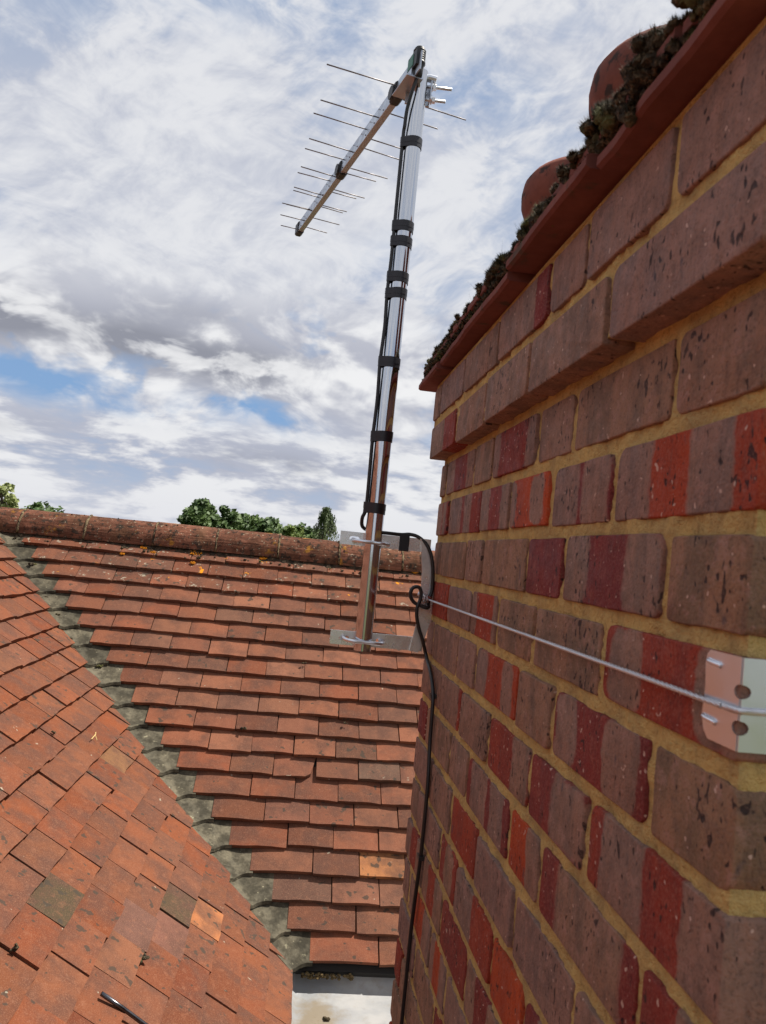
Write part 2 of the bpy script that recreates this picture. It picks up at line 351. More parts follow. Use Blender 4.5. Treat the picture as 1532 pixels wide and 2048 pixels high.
M_PLATE = mat_metal('corner_plate_steel', (.78, .81, .86), .34, .25, 90)
M_GALV.node_tree.nodes['Principled BSDF'].inputs['Metallic'].default_value = .75
M_WIRE = mat_metal('lashing_wire_steel', (.60, .60, .62), .36)
M_TAPE = material('black_pvc_tape', .42, colr=(.012, .012, .017), spec=.5)[0]
M_CABLE = material('black_cable_sheath', .40, colr=(.013, .013, .014), spec=.5)[0]
M_PLASTIC = material('black_plastic', .45, colr=(.018, .018, .02), spec=.45)[0]
M_GREEN = material('green_label', .5, colr=(.05, .20, .14), spec=.45)[0]
M_WALL = mat_noise('house_brick_wall', (.26, .12, .07), (.20, .09, .055), 5, .9)
#SPLIT2
# ---------------------------------------------------------------- ground and house
gm = mat_noise('meadow_ground', (.075, .090, .040), (.13, .12, .065), .05, .95, None, 60, (.6, .7), .2, .05)
GZ = -6.5
n_ = 64; gv = [(0, 0, GZ)]+[(r_*math.cos(2*math.pi*i/n_), r_*math.sin(2*math.pi*i/n_), GZ) for r_ in (60, 2500) for i in range(n_)]
gf = [(0, 1+i, 1+(i+1) % n_) for i in range(n_)]+[(1+i, 1+n_+i, 1+n_+(i+1) % n_, 1+(i+1) % n_) for i in range(n_)]
tag(link('ground', mesh('ground', gv, gf), gm), kind='structure')

BA, BB, BP = 1.0446, 3.9972, math.atan(1/1.0446)          # back slope: y = BA z + BB through the tile butts
LS = .825; LQ = math.atan(LS); EX, EZ = .13, -1.338       # side slope: z = EZ - LS (x - EX)
RIDGE_Y, RIDGE_Z = 4.035, -.055
house = empty('house', (0, 3.0, GZ))
tag(house, 'house roofed in red clay tiles, two slopes meeting at a grey valley', 'house')
def hc(o): o.parent = house; o.matrix_parent_inverse = Matrix.Translation(-Vector(house.location)); return o
b = MB(); b.box((-4.5, 2.75, GZ), (4.5, 5.3, -1.45)); b.box((-4.5, -2.5, GZ), (-.05, 2.75, -1.45)); b.box((-.05, -.5, GZ), (1.2, 2.75, -1.52))
hc(b.build('wall', M_WALL))
t_ = .030
nb = Vector((0, -math.sin(BP), math.cos(BP)))
def bpt(x, s): return Vector((x, 2.608+s*math.cos(BP), -1.33+s*math.sin(BP)))
b = MB(); b.prism([bpt(-4.5, -.02)-nb*t_, bpt(4.5, -.02)-nb*t_, bpt(4.5, 1.93)-nb*t_, bpt(-4.5, 1.93)-nb*t_], -nb*.05)
b.prism([Vector((-4.5, 4.06, -.02)), Vector((4.5, 4.06, -.02)), Vector((4.5, 5.4, -1.33)), Vector((-4.5, 5.4, -1.33))], Vector((0, -.04, -.04)))
back = hc(b.build('back_roof_slope', M_DECK))
nl = Vector((math.sin(LQ), 0, math.cos(LQ))); sl_ = Vector((-math.cos(LQ), 0, math.sin(LQ)))
def lpt(y, s): return Vector((EX, y, EZ))+sl_*s
b = MB(); b.prism([lpt(-2.5, -.01)-nl*t_, lpt(2.62, -.01)-nl*t_, lpt(4.35, 2.95)-nl*t_, lpt(-2.5, 2.95)-nl*t_], -nl*.05)
side = hc(b.build('side_roof_slope', M_DECK))

# ---------------------------------------------------------------- roof tiles
TW, TL, TT = .167, .24, .0165
def tile_mesh(name, seed):
    rd = random.Random(seed); nu, nv = 5, 3; W = TW-.003; v = []; f = []
    ej = [rd.uniform(-.0020, .0020) for _ in range(nu)]; cam_ = rd.uniform(.0008, .0042); sg = rd.uniform(-.001, .0015)
    for lay in (0, 1):
        for j in range(nv):
            for i in range(nu):
                u = (i/(nu-1)-.5); vv = (0, .10, TL)[j]+(ej[i] if j == 0 else 0)
                zz = -cam_*(4*u*u)+sg*(1-vv/TL) - (TT if lay else 0)
                inset = .0012 if lay == 0 and j == 0 else 0
                v.append((u*W*(1+ (rd.uniform(-.006, .006) if j == 0 and abs(u) > .4 and lay == 0 else 0)), vv+(.0008 if lay else 0), zz))
    q = nu*nv
    for j in range(nv-1):
        for i in range(nu-1):
            a = j*nu+i; f.append((a, a+1, a+nu+1, a+nu)); f.append((q+a, q+a+nu, q+a+nu+1, q+a+1))
    for i in range(nu-1): f.append((i, q+i, q+i+1, i+1)); a = (nv-1)*nu+i; f.append((a, a+1, q+a+1, q+a))
    for j in range(nv-1):
        a = j*nu; f.append((a, a+nu, q+a+nu, q+a)); a = j*nu+nu-1; f.append((a, q+a, q+a+nu, a+nu))
    return mesh(name, v, f)
def chipped(seed):
    me = tile_mesh('chipped_tile', seed)
    me.vertices[4].co += Vector((-.02, .018, -.001)); me.vertices[15+4].co += Vector((-.02, .012, 0)); return me
tile_vars = [tile_mesh('roof_tile', 100+i) for i in range(9)]
tile_varsL = [me.copy() for me in tile_vars]
for me in tile_vars: me.materials.append(M_TILE)
for me in tile_varsL: me.materials.append(M_TILEL)
chip = chipped(5); chip.materials.append(M_TILE)
PAL_B = [(.25, .096, .055), (.28, .106, .059), (.22, .090, .055), (.30, .119, .068), (.24, .101, .062), (.19, .083, .053), (.27, .096, .053)]
PAL_L = [(.252, .084, .042), (.27, .089, .043), (.235, .082, .043), (.26, .094, .048), (.28, .090, .041), (.235, .084, .047)]
def clip(poly, a, b_, c):                       # keep a u + b v <= c
    out = []
    for i in range(len(poly)):
        P, Q = poly[i], poly[(i+1) % len(poly)]; dp = a*P[0]+b_*P[1]-c; dq = a*Q[0]+b_*Q[1]-c
        if dp <= 0: out.append(P)
        if (dp < 0 < dq) or (dq < 0 < dp): t = dp/(dp-dq); out.append((P[0]+(Q[0]-P[0])*t, P[1]+(Q[1]-P[1])*t))
    return out
placed = []                                     # (object, centre) for single tiles
def frame(o, u, s, n, g):
    th = math.asin(min(.3, TT/g)); v = s*math.cos(th)-n*math.sin(th); m_ = n*math.cos(th)+s*math.sin(th)
    M4 = Matrix((u, v, m_)).transposed().to_4x4(); M4.translation = o; return M4
def put(me, M4, par, colr, single, field, cen, jit=True):
    rd = random
    J = Matrix.Translation((rd.uniform(-.001, .001), rd.gauss(0, .0026), rd.uniform(-.0008, .0034))) @ Matrix.Rotation(R(rd.gauss(0, .5)), 4, 'Z') @ Matrix.Rotation(R(rd.gauss(0, .35)), 4, 'Y') @ Matrix.Rotation(R(rd.gauss(0, .3)), 4, 'X')
    M = M4 @ J if jit else M4
    if single:
        o = bpy.data.objects.new('roof_tile', me); col.objects.link(o); o.parent = par
        o.matrix_basis = M; o.color = (*colr, 1); placed.append([o, M @ Vector((0, .045, 0))])
    else:
        field.add([M @ q.co for q in me.vertices], [tuple(p_.vertices) for p_ in me.polygons])
def jcol(pal):
    c = random.choice(pal); k = random.uniform(.54, .88) if pal is PAL_B else random.uniform(.54, .73); h = random.uniform(-.012, .012)
    return (c[0]*k, max(.02, (c[1]+h)*k), max(.02, (c[2]+h*.8)*k))
def in_frame(P, mg=70):
    x, y = pix(P); return -mg < x < 1532+mg and -mg < y < 2048+mg
GB, GL = .0932, .1013
ub, sb = Vector((1, 0, 0)), Vector((0, math.cos(BP), math.sin(BP)))
fieldb, fieldl = MB(), MB(); vx0 = []
for i in range(0, 20):
    s0 = i*GB; O = bpt(0, s0)
    vx = EX-(O.z-EZ)/LS                          # where the valley meets this course
    off = (.0 if i % 2 else .5)*TW + random.uniform(-.012, .012)
    x0 = vx+.066+random.uniform(-.006, .008); vx0.append(x0); x = x0; first = True
    k = math.ceil((x0-.06-off)/TW); edges = [x0]+[off+q*TW for q in range(k, k+40) if off+q*TW > x0+.075]
    for a_, c_ in zip(edges[:-1], edges[1:]):
        if a_ > 2.4: break
        cen = O+ub*((a_+c_)/2)+sb*.045; Wd = c_-a_
        vis = in_frame(cen) and (cen.x/cen.y < .205 or cen.z < -9)
        me = random.choice(tile_varsL if i >= 17 else tile_vars)
        if i == 7 and abs(cen.x-.16) < .09: me = chip
        if abs(Wd-TW) > .004 or True:
            M4 = frame(O+ub*((a_+c_)/2), ub, sb, nb, GB) @ Matrix.Diagonal((Wd/TW, 1, 1, 1))
        put(me, M4, back, jcol(PAL_B), vis, fieldb, cen)
ul = Vector((0, 1, 0))
for i in range(0, 29):
    O = lpt(0, i*GL); z_ = O.z
    def vy(s): return BA*(lpt(0, i*GL+s).z)+BB
    ye = vy(0)
    off = (.0 if i % 2 else .5)*TW + random.uniform(-.014, .014)
    k1 = math.floor((vy(TL)-off)/TW)+1
    for q in range(-8, k1+1):
        a_ = off+q*TW; yc = a_+TW/2
        cen = O+ul*yc+sl_*.045
        vis = in_frame(cen) and cen.z < .06
        if not vis and (yc < -1.2 or i > 28): continue
        sl_v = (vy(TL)-vy(0))/TL
        M4 = frame(O+ul*yc, ul, sl_, nl, GL)
        if a_ > vy(TL)-.002 and a_ > ye-.004: continue
        if a_+TW <= ye+.001: put(random.choice(tile_vars), M4, side, jcol(PAL_L), vis, fieldl, cen)
        else:
            W = TW-.003; poly = [(-W/2, 0), (W/2, 0), (W/2, TL), (-W/2, TL)]
            poly = clip(poly, 1, -sl_v, ye-yc-.004)
            if len(poly) < 3: continue
            area = abs(sum(poly[j][0]*poly[(j+1) % len(poly)][1]-poly[(j+1) % len(poly)][0]*poly[j][1] for j in range(len(poly))))/2
            if area < .0007: continue
            mb = MB(); mb.prism([(P[0], P[1], -.0006) for P in poly][::-1], (0, 0, -TT))
            mb.f = [tuple(reversed(q_)) for q_ in mb.f]
            me = mb.mesh('cut_tile'); me.materials.append(M_TILE)
            put(me, M4, side, jcol(PAL_L), vis, fieldl, cen)
for fb, par, nm in ((fieldb, back, 'tile_field'), (fieldl, side, 'tile_field')):
    o = fb.build(nm, M_TILE, par); o.color = (.19, .07, .042, 1); tag(o, kind='stuff')
def recolour(px, py, c):
    best = min(placed, key=lambda t: (pix(t[1])[0]-px)**2+(pix(t[1])[1]-py)**2); best[0].color = (*c, 1)
for px, py, c in [(q[0], q[1], tuple(x*.72 for x in q[2])) for q in [(122, 1835, (.085, .070, .040)), (382, 1805, (.095, .070, .042)), (440, 1835, (.48, .185, .075)), (300, 1850, (.20, .10, .075)),
                  (372, 1880, (.23, .105, .075)), (748, 1570, (.17, .105, .075)), (645, 1765, (.17, .092, .065)), (778, 1720, (.50, .21, .085)),
                  (255, 1515, (.26, .13, .06)), (490, 1385, (.22, .105, .07)), (590, 1605, (.24, .10, .065)), (615, 1265, (.2, .09, .062))]]:
    recolour(px, py, c)
# valley tiles
def contour(z, wl, wr, n, lift):
    V = Vector((EX-(z-EZ)/LS, BA*z+BB, z)); A = V+Vector((0, -wl, 0)); C = V+Vector((wr, 0, 0)); out = []
    for k in range(n):
        t = k/(n-1); out.append(A*(1-t)**2+V*2*t*(1-t)+C*t*t+Vector((0, 0, lift)))
    return out
for i in range(0, 20):
    zb = -1.33+i*GB*math.sin(BP); v = []; f = []; n = 9
    rows = [(zb-.003, .05), (zb+.034, .05), (zb+.100, .055)]; tipd = random.uniform(.010, .020); dl = random.uniform(-.001, .002)
    for lay in (0, 1):
        for j, (z, wl) in enumerate(rows):
            sj = (z-zb)/math.sin(BP); wr = vx0[i]+.013-(EX-(z-EZ)/LS)
            c = contour(z, wl, wr, n, -(sj*.170+.0035)*1.3+dl-(.012 if lay else 0))
            for k, P in enumerate(c):
                if j == 0: P = P+Vector((.55, -.60, -.58))*tipd*max(0, 1-abs(k/(n-1)-.40)/.45)
                v.append(P)
    q = 3*n
    for j in range(2):
        for k in range(n-1): a = j*n+k; f.append((a, a+1, a+n+1, a+n)); f.append((q+a, q+a+n, q+a+n+1, q+a+1))
    for k in range(n-1): f.append((k, q+k, q+k+1, k+1))
    for j in range(2): a = j*n+n-1; f.append((a, q+a, q+a+n, a+n)); a = j*n; f.append((a, a+n, q+a+n, q+a))
    o = link('valley_tile', mesh('valley_tile', v, f), M_VALLEY, back)
    autosmooth(o, 40)
# ridge tiles
jx = [-1.98, -1.66, -1.335, -1.025, -.695, -.392, -.085, .222, .545, .86, 1.17, 1.48, 1.8, 2.1, 2.4]
for a_, c_ in zip(jx[:-1], jx[1:]):
    mb = MB(); n = 13; dzr = random.uniform(-.004, .004); dyr = random.uniform(-.004, .004); tilt = random.uniform(-.006, .006)
    xs = [a_+.005, a_+.03, (a_+c_)/2, c_-.03, c_-.005]; v = []; f = []
    for lay in (0, 1):
        for ix, x in enumerate(xs):
            for k in range(n):
                an = math.pi*(k/(n-1))*1.06-.09; rr = .110-(.014 if lay else 0)+.0012*mnoise.noise((x*20, k*.6, 3))
                v.append((x, RIDGE_Y+dyr-rr*math.cos(an), RIDGE_Z+dzr+(x-(a_+c_)/2)*tilt+rr*.99*math.sin(an)))
    q = len(xs)*n
    for ix in range(len(xs)-1):
        for k in range(n-1): a = ix*n+k; f.append((a, a+n, a+n+1, a+1)); f.append((q+a, q+a+1, q+a+n+1, q+a+n))
    for k in range(n-1): f.append((k, k+1, q+k+1, q+k)); a = (len(xs)-1)*n+k; f.append((a, q+a, q+a+1, a+1))
    for ix in range(len(xs)-1): a = ix*n; f.append((a, q+a, q+a+n, a+n)); a = ix*n+n-1; f.append((a, a+n, q+a+n, q+a))
    autosmooth(link('ridge_tile', mesh('ridge_tile', v, f), M_RIDGE, back), 50)
    mj = MB(); pts = []
    for k in range(19):
        an = math.pi*k/18*1.04-.06; rr = .107+.006*mnoise.noise((c_*9, k*.7, 1)); pts.append((c_+.004*mnoise.noise((k*.9, c_*7, 5)), RIDGE_Y-rr*math.cos(an), RIDGE_Z+rr*math.sin(an)))
    mj.tube(pts, [.0060+.004*mnoise.noise((k*1.3, c_*5, 2)) for k in range(19)], 7)
    mj.build('ridge_joint', M_RJOINT, back, smooth=True)
mb = MB(); N = 420; prev = None                  # rough bedding mortar under the ridge
v = []; f = []
for k in range(N+1):
    x = -2.0+4.4*k/N
    for j in range(5):
        t = j/4; nz = mnoise.noise((x*14, t*4, 0))*.010+mnoise.noise((x*50, t*9, 4))*.009
        v.append((x, 3.912+t*.035-nz*.7, -.098+t*.05+nz*.5))
for k in range(N):
    for j in range(4): a = k*5+j; f.append((a, a+5, a+6, a+1))
link('ridge_mortar', mesh('ridge_mortar', v, f), M_RMORT, back, smooth=True)
# mortar packing under the eaves
mb = MB()
for k in range(90):
    x = random.uniform(.165, .33); r_ = random.uniform(.002, .0055); y_ = 2.610+random.uniform(-.004, .006); z_ = -1.376+random.uniform(-.010, .004)
    mb.lathe((x, y_, z_), [(.0005, -r_), (r_*random.uniform(.8, 1.7), -r_*.4), (r_*random.uniform(.8, 1.6), r_*.4), (.001, r_)], 6)
hc(mb.build('eaves_packing', mat_noise('eaves_packing_mortar', (.20, .14, .065), (.05, .038, .022), 140, .95)))
#SPLIT3
def thing(name, loc, label, cat, group=None): return tag(empty(name, loc), label, cat, group)
def kid(o, par): o.parent = par; o.matrix_parent_inverse = Matrix.Translation(-Vector(par.location)); return o
# ---------------------------------------------------------------- lead gutter
LZ = -1.425; CY1_ = 1.503
v = []; f = []; xs = [.07, .09, .105, .128, .15, .175, .20, .235, .2645, .2672]; ys = [.2+.06*k for k in range(41)]+[2.63, 2.68, 2.76]
for y in ys:
    for x in xs:
        rise = max(0, .150-x)*.75; up = max(0, y-2.60)*.9
        v.append((x, y, LZ+rise+up+.004*mnoise.noise((x*9, y*7, 0))+.0015*mnoise.noise((x*40, y*30, 2))))
nx = len(xs)
for j in range(len(ys)-1):
    for i in range(nx-1): a = j*nx+i; f.append((a, a+1, a+nx+1, a+nx))
lead = thing('lead_gutter', (.2, 2.3, LZ), 'pale grey lead gutter sheet with brown stains between side roof and chimney', 'gutter')
kb = len(v); yr = [q for q in ys if q > CY1_+.003]                # the sheet runs on behind the chimney
for y in yr:
    for i in range(8):
        x = .2672+.12*i; v.append((x, y, LZ+max(0, y-2.60)*.9+.004*mnoise.noise((x*9, y*7, 0))+.0015*mnoise.noise((x*40, y*30, 2))))
for j in range(len(yr)-1):
    for i in range(7): a = kb+j*8+i; f.append((a, a+1, a+9, a+8))
sh = kid(link('lead_sheet', mesh('lead_sheet', v, f), M_LEAD, smooth=True), lead)
# ---------------------------------------------------------------- chimney
CX, CY0, CY1, CW = .268, .4355, 1.503, .440
BED0, BG = .043, .0753
CP = .024                                        # how far the corbel courses stand out
chim = thing('brick_chimney', (CX+CW/2, (CY0+CY1)/2, -1.6), 'tall brick chimney stack of banded red and brown bricks with ochre mortar', 'chimney')
RC = .0034
def rough_wall(x0, y0, x1, y1, z0, z1, step, amp, seed):
    V = []; Fc = []
    def sheet(P0, U, Wv, nu, nw, out):
        k = len(V)
        for j in range(nw+1):
            for i in range(nu+1):
                P = P0+U*(i/nu)+Wv*(j/nw); e = 0 if i in (0, nu) else amp*(mnoise.noise(P*38+Vector((seed, 0, 0)))+.7*mnoise.noise(P*110))
                V.append(P+out*min(e, RC-.0017))
        for j in range(nw):
            for i in range(nu): a = k+j*(nu+1)+i; Fc.append((a, a+1, a+nu+2, a+nu+1))
    H = Vector((0, 0, z1-z0)); nz = max(1, int((z1-z0)/step))
    sheet(Vector((x0, y1, z0)), Vector((0, y0-y1, 0)), H, int((y1-y0)/step), nz, Vector((-1, 0, 0)))
    sheet(Vector((x0, y0, z0)), Vector((x1-x0, 0, 0)), H, int((x1-x0)/step), nz, Vector((0, -1, 0)))
    k = len(V); V.extend([Vector(q) for q in [(x0, y0, z0), (x1, y0, z0), (x1, y1, z0), (x0, y1, z0), (x0, y0, z1), (x1, y0, z1), (x1, y1, z1), (x0, y1, z1)]])
    Fc.extend([(k, k+3, k+2, k+1), (k+4, k+5, k+6, k+7), (k+1, k+2, k+6, k+5), (k+2, k+3, k+7, k+6)])
    return mesh('mortar_core', V, Fc)
RC = .0034
core = kid(link('mortar_core', rough_wall(CX+RC, CY0+RC, CX+CW-RC, CY1-RC, -1.62, BED0+2*BG+.0120, .0055, .0034, 1), M_MORT, smooth=True), chim)
core2 = kid(link('corbel_mortar', rough_wall(CX-CP+RC, CY0-CP+RC, CX+CW+CP-RC, CY1+CP-RC, BED0+2*BG+.0125, BED0+4*BG, .0055, .0034, 2), M_MORT, smooth=True), chim)
def brick(L, Dp, Hh, loc, rotz, params, par, seed, rc=.0042):
    """L along local Y, depth Dp along +X behind the face at x = 0, height Hh; rounded uneven outline."""
    rd = random.Random(seed); hw, hh = L/2, Hh/2; out = []
    cs = [(1, 1), (-1, 1), (-1, -1), (1, -1)]
    for ci, (sy, sz) in enumerate(cs):
        r_ = rc*rd.uniform(.5, 1.9) if rd.random() > .12 else rc*2.6
        cy, cz = sy*(hw-r_), sz*(hh-r_); a0 = [0, 90, 180, 270][ci]
        for k in range(4): an = R(a0+30*k); out.append((cy+r_*math.cos(an), cz+r_*math.sin(an)))
        nyy, nzz = cs[(ci+1) % 4]; nseg = 6 if ci % 2 == 0 and L > .15 else (4 if ci % 2 == 0 else 3)
        P = (cy+r_*math.cos(R(a0+90)), cz+r_*math.sin(R(a0+90))); Q = (nyy*(hw-rc) if ci % 2 == 0 else P[0], P[1] if ci % 2 == 0 else nzz*(hh-rc))
        for k in range(1, nseg): t = k/nseg; out.append((P[0]+(Q[0]-P[0])*t, P[1]+(Q[1]-P[1])*t))
    out = [(a+.0011*mnoise.noise((a*60+seed, b_*60, 0)), b_+.0012*mnoise.noise((a*60, b_*60+seed, 9))) for a, b_ in out]
    n = len(out); v = []; f = []
    for (x, ins) in ((.0, .0014), (.0006, .0005), (.0022, 0), (Dp, 0)):
        for a, b_ in out: v.append((x, a*(1-ins/hw), b_*(1-ins/hh)))
    for lay in range(3):
        for i in range(n): j = (i+1) % n; f.append((lay*n+i, lay*n+j, (lay+1)*n+j, (lay+1)*n+i))
    f.append(tuple(range(n-1, -1, -1))); f.append(tuple(3*n+i for i in range(n)))
    me = mesh('brick', v, f)
    # normals: make sure they look outwards
    for k, val in params.items():
        at = me.attributes.new(k, 'FLOAT', 'POINT'); at.data.foreach_set('value', [val]*len(me.vertices))
    o = link('brick', me, M_BRICK); o.location = loc; o.rotation_euler = (0, 0, rotz); kid(o, par)
    for pl in me.polygons: pl.use_smooth = True
    me.set_sharp_from_angle(angle=R(28))
    return o
def P_(c1=0, w1=.3, c2=9, w2=.01, red=.3, brown=.5, ph=.05): return dict(c1=c1, w1=w1, c2=c2, w2=w2, red=red, brown=brown, ph=ph)
def auto(L, rd):
    k = rd.random(); br = rd.random(); rdn = rd.uniform(0, .6) if rd.random() > .2 else .95
    if k < .46: return P_(0, .3, red=rdn, brown=br)
    if L > .19:
        if k < .66: a = rd.uniform(.026, .045); return P_(-L/2+a*rd.uniform(.6, 1), a, L/2-a*rd.uniform(.6, 1), a*rd.uniform(.7, 1.1), rdn, br, rd.uniform(.030, .036))
        if k < .85: a = rd.uniform(.05, .08); return P_(L/2-a+.01, a, 9, .01, rdn, br, .05)
        return P_(-L/2+.03, .04, L/2-.02, .03, rdn, br, .05)
    if k < .62: a = L*.24; return P_(rd.uniform(-.2, .2)*L, a, 9, .01, rdn, br, rd.uniform(.028, .036))
    if k < .82: return P_(-L*.35, L*.22, L*.4, L*.2, rdn, br, .05)
    return P_(9, .01, 9, .01, rdn, br)
TA = [1.503, 1.432, 1.212, 1.092, .882, .760, .541, .4355]
TB = [1.503, 1.320, 1.155, .990, .820, .650, .4355]
COUR = {1: [1.503, 1.449, 1.217, 1.095, .889, .767, .554, .4355], 0: [1.503, 1.394, 1.149, .983, .820, .654, .4355],
        -1: [1.503, 1.4346, 1.2156, 1.1053, .8869, .7628, .5438, .4355], -2: [1.503, 1.329, 1.148, .997, .841, .647, .4355],
        -3: [1.503, 1.432, 1.2136, 1.0907, .88, .7577, .5442, .4355], -4: [1.503, 1.3165, 1.1575, .988, .8116, .649, .4355],
        -5: [1.503, 1.4174, 1.2038, 1.0826, .8676, .7572, .5343, .4355]}
C2 = [CY1+CP, 1.285, 1.077, .864, .636, CY0-CP]; C3 = [CY1+CP, 1.453, 1.244, 1.0255, .811, .700, .5294, CY0-CP]
# looks of the bricks nearest the eye, far to near; y grows away from the eye, so a far-end patch has positive c
LOOK = {3: {3: P_(.03, .09, red=.05, brown=.35), 4: P_(0, .2, brown=.3), 5: P_(0, .2, red=.1, brown=.15), 6: P_(0, .3, brown=.25)},
 2: {1: P_(0, .3, brown=.7), 2: P_(.0, .3, brown=.6), 3: P_(0, .3, brown=.55), 4: P_(0, .3, brown=.12)},
 1: {1: P_(.09, .05, -.10, .04, .1, .4), 2: P_(0, .3, brown=.8), 3: P_(.10, .035, -.085, .02, .12, .2), 4: P_(0, .3, brown=.55), 5: P_(0, .3, brown=.75), 6: P_(0, .3, brown=.65)},
 0: {0: P_(.03, .03, -.02, .012, .3, .5), 1: P_(.07, .05, -.03, .025, .2, .3), 2: P_(.055, .03, -.06, .022, .15, .4), 3: P_(.07, .018, -.035, .025, 1.0, .35, .03), 4: P_(.045, .045, -.04, .036, .0, .25, .036), 5: P_(.075, .035, -.048, .030, .72, .25, .04)},
 -1: {1: P_(0, .3, brown=.85), 2: P_(0, .3, brown=.6), 3: P_(0, .3, brown=.9), 4: P_(9, .01, 9, .01, .0, .2), 5: P_(.075, .032, -.072, .034, .05, .45, .034), 6: P_(0, .3, brown=.95)},
 -2: {0: P_(9, .01, red=.5), 1: P_(.0, .3, brown=.15), 2: P_(.06, .022, -.065, .012, .6, .4, .05), 3: P_(0, .3, brown=.9), 4: P_(0, .3, red=.1, brown=.85), 5: P_(.062, .030, -.085, .036, .42, .45, .031)},
 -3: {1: P_(0, .3, brown=.55), 2: P_(0, .3, brown=.3), 3: P_(.075, .035, -.06, .025, .75, .3, .034), 4: P_(0, .3, brown=.75), 5: P_(.068, .028, -.055, .034, .12, .35, .033), 6: P_(0, .3, brown=1.0)},
 -4: {1: P_(.02, .08, red=.4, brown=.4), 2: P_(.0, .3, brown=.5), 3: P_(-.05, .03, red=.35, brown=.5), 4: P_(-.035, .045, 9, .01, .12, .4, .03), 5: P_(.04, .038, -.085, .03, .35, .35, .05)},
 -5: {2: P_(0, .3, brown=.55), 3: P_(.04, .04, -.05, .03, .1, .3), 4: P_(-.04, .03, 9, .01, .9, .4, .035), 5: P_(-.01, .07, 9, .01, .15, .6), 6: P_(-.03, .03, red=.2, brown=.5)},
 -6: {4: P_(.0, .2, brown=.2), 5: P_(.08, .03, -.02, .03, .2, .4)}, -7: {3: P_(.05, .05, red=.5, brown=.3), 4: P_(9, .01, red=1.0), 5: P_(.02, .05, red=.1, brown=.4)},
 -8: {4: P_(-.03, .02, red=1.0, brown=.5)}}
sd = 0
for k in range(3, -22, -1):
    corb = k >= 2; edges = C3 if k == 3 else C2 if k == 2 else COUR.get(k) or [q+(random.uniform(-.008, .008) if 0 < i_ < 6 else 0) for i_, q in enumerate(TA if k % 2 else TB)]
    zc_ = BED0+BG*(k+.5); X0 = CX-CP if corb else CX; Yn = CY0-CP if corb else CY0
    nrow = len(edges)-1; lastx = None
    for i in range(nrow):
        ya, yb = edges[i], edges[i+1]; sd += 1; rd = random.Random(sd*13+5)
        L = ya-yb; gap0 = .0060
        lo = yb+(0 if i == nrow-1 else gap0); hi = ya-(0 if i == 0 else gap0); Lr = hi-lo
        Dp = .1025
        if i == nrow-1: Dp = .215 if L < .15 else .1025; lastx = Dp
        if i == 0: Dp = .215
        prm = (LOOK.get(k, {}).get(i)) or auto(L, rd); prm = dict(prm); prm['seed'] = sd*1.37; prm['soft'] = rd.random()**2
        hz = .0624+rd.uniform(-.0014, .0014)
        brick(Lr, Dp, hz, (X0+rd.uniform(-.0012, .0014), (lo+hi)/2, zc_+rd.uniform(-.001, .001)), R(rd.gauss(0, .25)), prm, chim, sd)
    x = X0+lastx+.0104; end = CX+CW+(CP if corb else 0)    # the near face round the corner
    Ls = [.1025, .215] if lastx > .15 else [.215, .1025]; j = 0
    while x < end-.03:
        L = min(Ls[j % 2], end-x); sd += 1; rd = random.Random(sd*13+5); prm = dict(auto(L, rd)); prm['seed'] = sd*1.37; prm['soft'] = rd.random()**2
        if end-(x+L) < .03: L = end-x
        brick(L, .1025, .0624, (x+L/2, Yn+rd.uniform(-.001, .001), zc_), R(90), prm, chim, sd); x += L+.0104; j += 1
# oversailing creasing tiles, in two layers
CZ = BED0+4*BG
cx0, cx1 = .217, CX+CW+.05
ed = [1.590, 1.372, 1.153, .899, .632, .375]
def slab(name, x0, x1, y0, y1, z0, th, seed, tilt=0, mat=M_CAP):
    rd = random.Random(seed); v = []; f = []; n = 9
    for lay in (0, 1):
        for i in range(n):
            y = y0+(y1-y0)*i/(n-1); wz = .0012*mnoise.noise((y*14, seed, 0)); wx = .0022*mnoise.noise((y*16, seed, 5))
            for x in (x0, x0+.004, x1): v.append(((x+(wx if x < x1 else 0)), y, z0+(th if lay else 0)+wz+tilt*(y-(y0+y1)/2)/(y1-y0)+((.0025 if lay == 0 else -.003) if x == x0 else 0)))
    q = n*3
    for i in range(n-1):
        for k in range(2): a = i*3+k; f.append((a, a+1, a+4, a+3)); f.append((q+a, q+a+3, q+a+4, q+a+1))
        a = i*3; f.append((a, a+3, q+a+3, q+a)); a = i*3+2; f.append((a, q+a, q+a+3, a+3))
    for k in range(2): f.append((k, q+k, q+k+1, k+1)); a = (n-1)*3+k; f.append((a, a+1, q+a+1, q+a))
    return kid(link(name, mesh(name, v, f), mat), chim)
for i in range(len(ed)-1):
    dxp = [0.0, .005, .001, -.004, .003][i]; dzp = [.0, .004, -.001, .005, .0][i]
    slab('creasing_tile', cx0+dxp, (cx0+cx1)/2-.003, ed[i+1]+.004, ed[i]-.004, CZ+.003+dzp, .0135, 20+i, [.002, -.003, .004, .003, -.002][i])
    slab('creasing_tile', (cx0+cx1)/2+.003, cx1, ed[i+1]+.003, ed[i]-.003, CZ+.003+dzp, .016, 60+i)
ed2 = [1.575, 1.47, 1.26, 1.03, .77, .50, .39]
for i in range(len(ed2)-1):
    slab('creasing_tile', cx0+.007+random.uniform(-.004, .004), cx1-.012, ed2[i+1]+.003, ed2[i]-.003, CZ+.0300+random.uniform(0, .003), .015, 90+i)
slab('creasing_bed', cx0+.012, cx1-.02, .385, 1.58, CZ+.0175, .014, 77, 0, M_FLAUNCH)
slab('soffit_bed', CX-CP+.002, cx1-.06, CY0-.01, CY1+.012, CZ-.004, .0075, 78, 0, M_MORT)
mb = MB(); z1 = CZ+.046
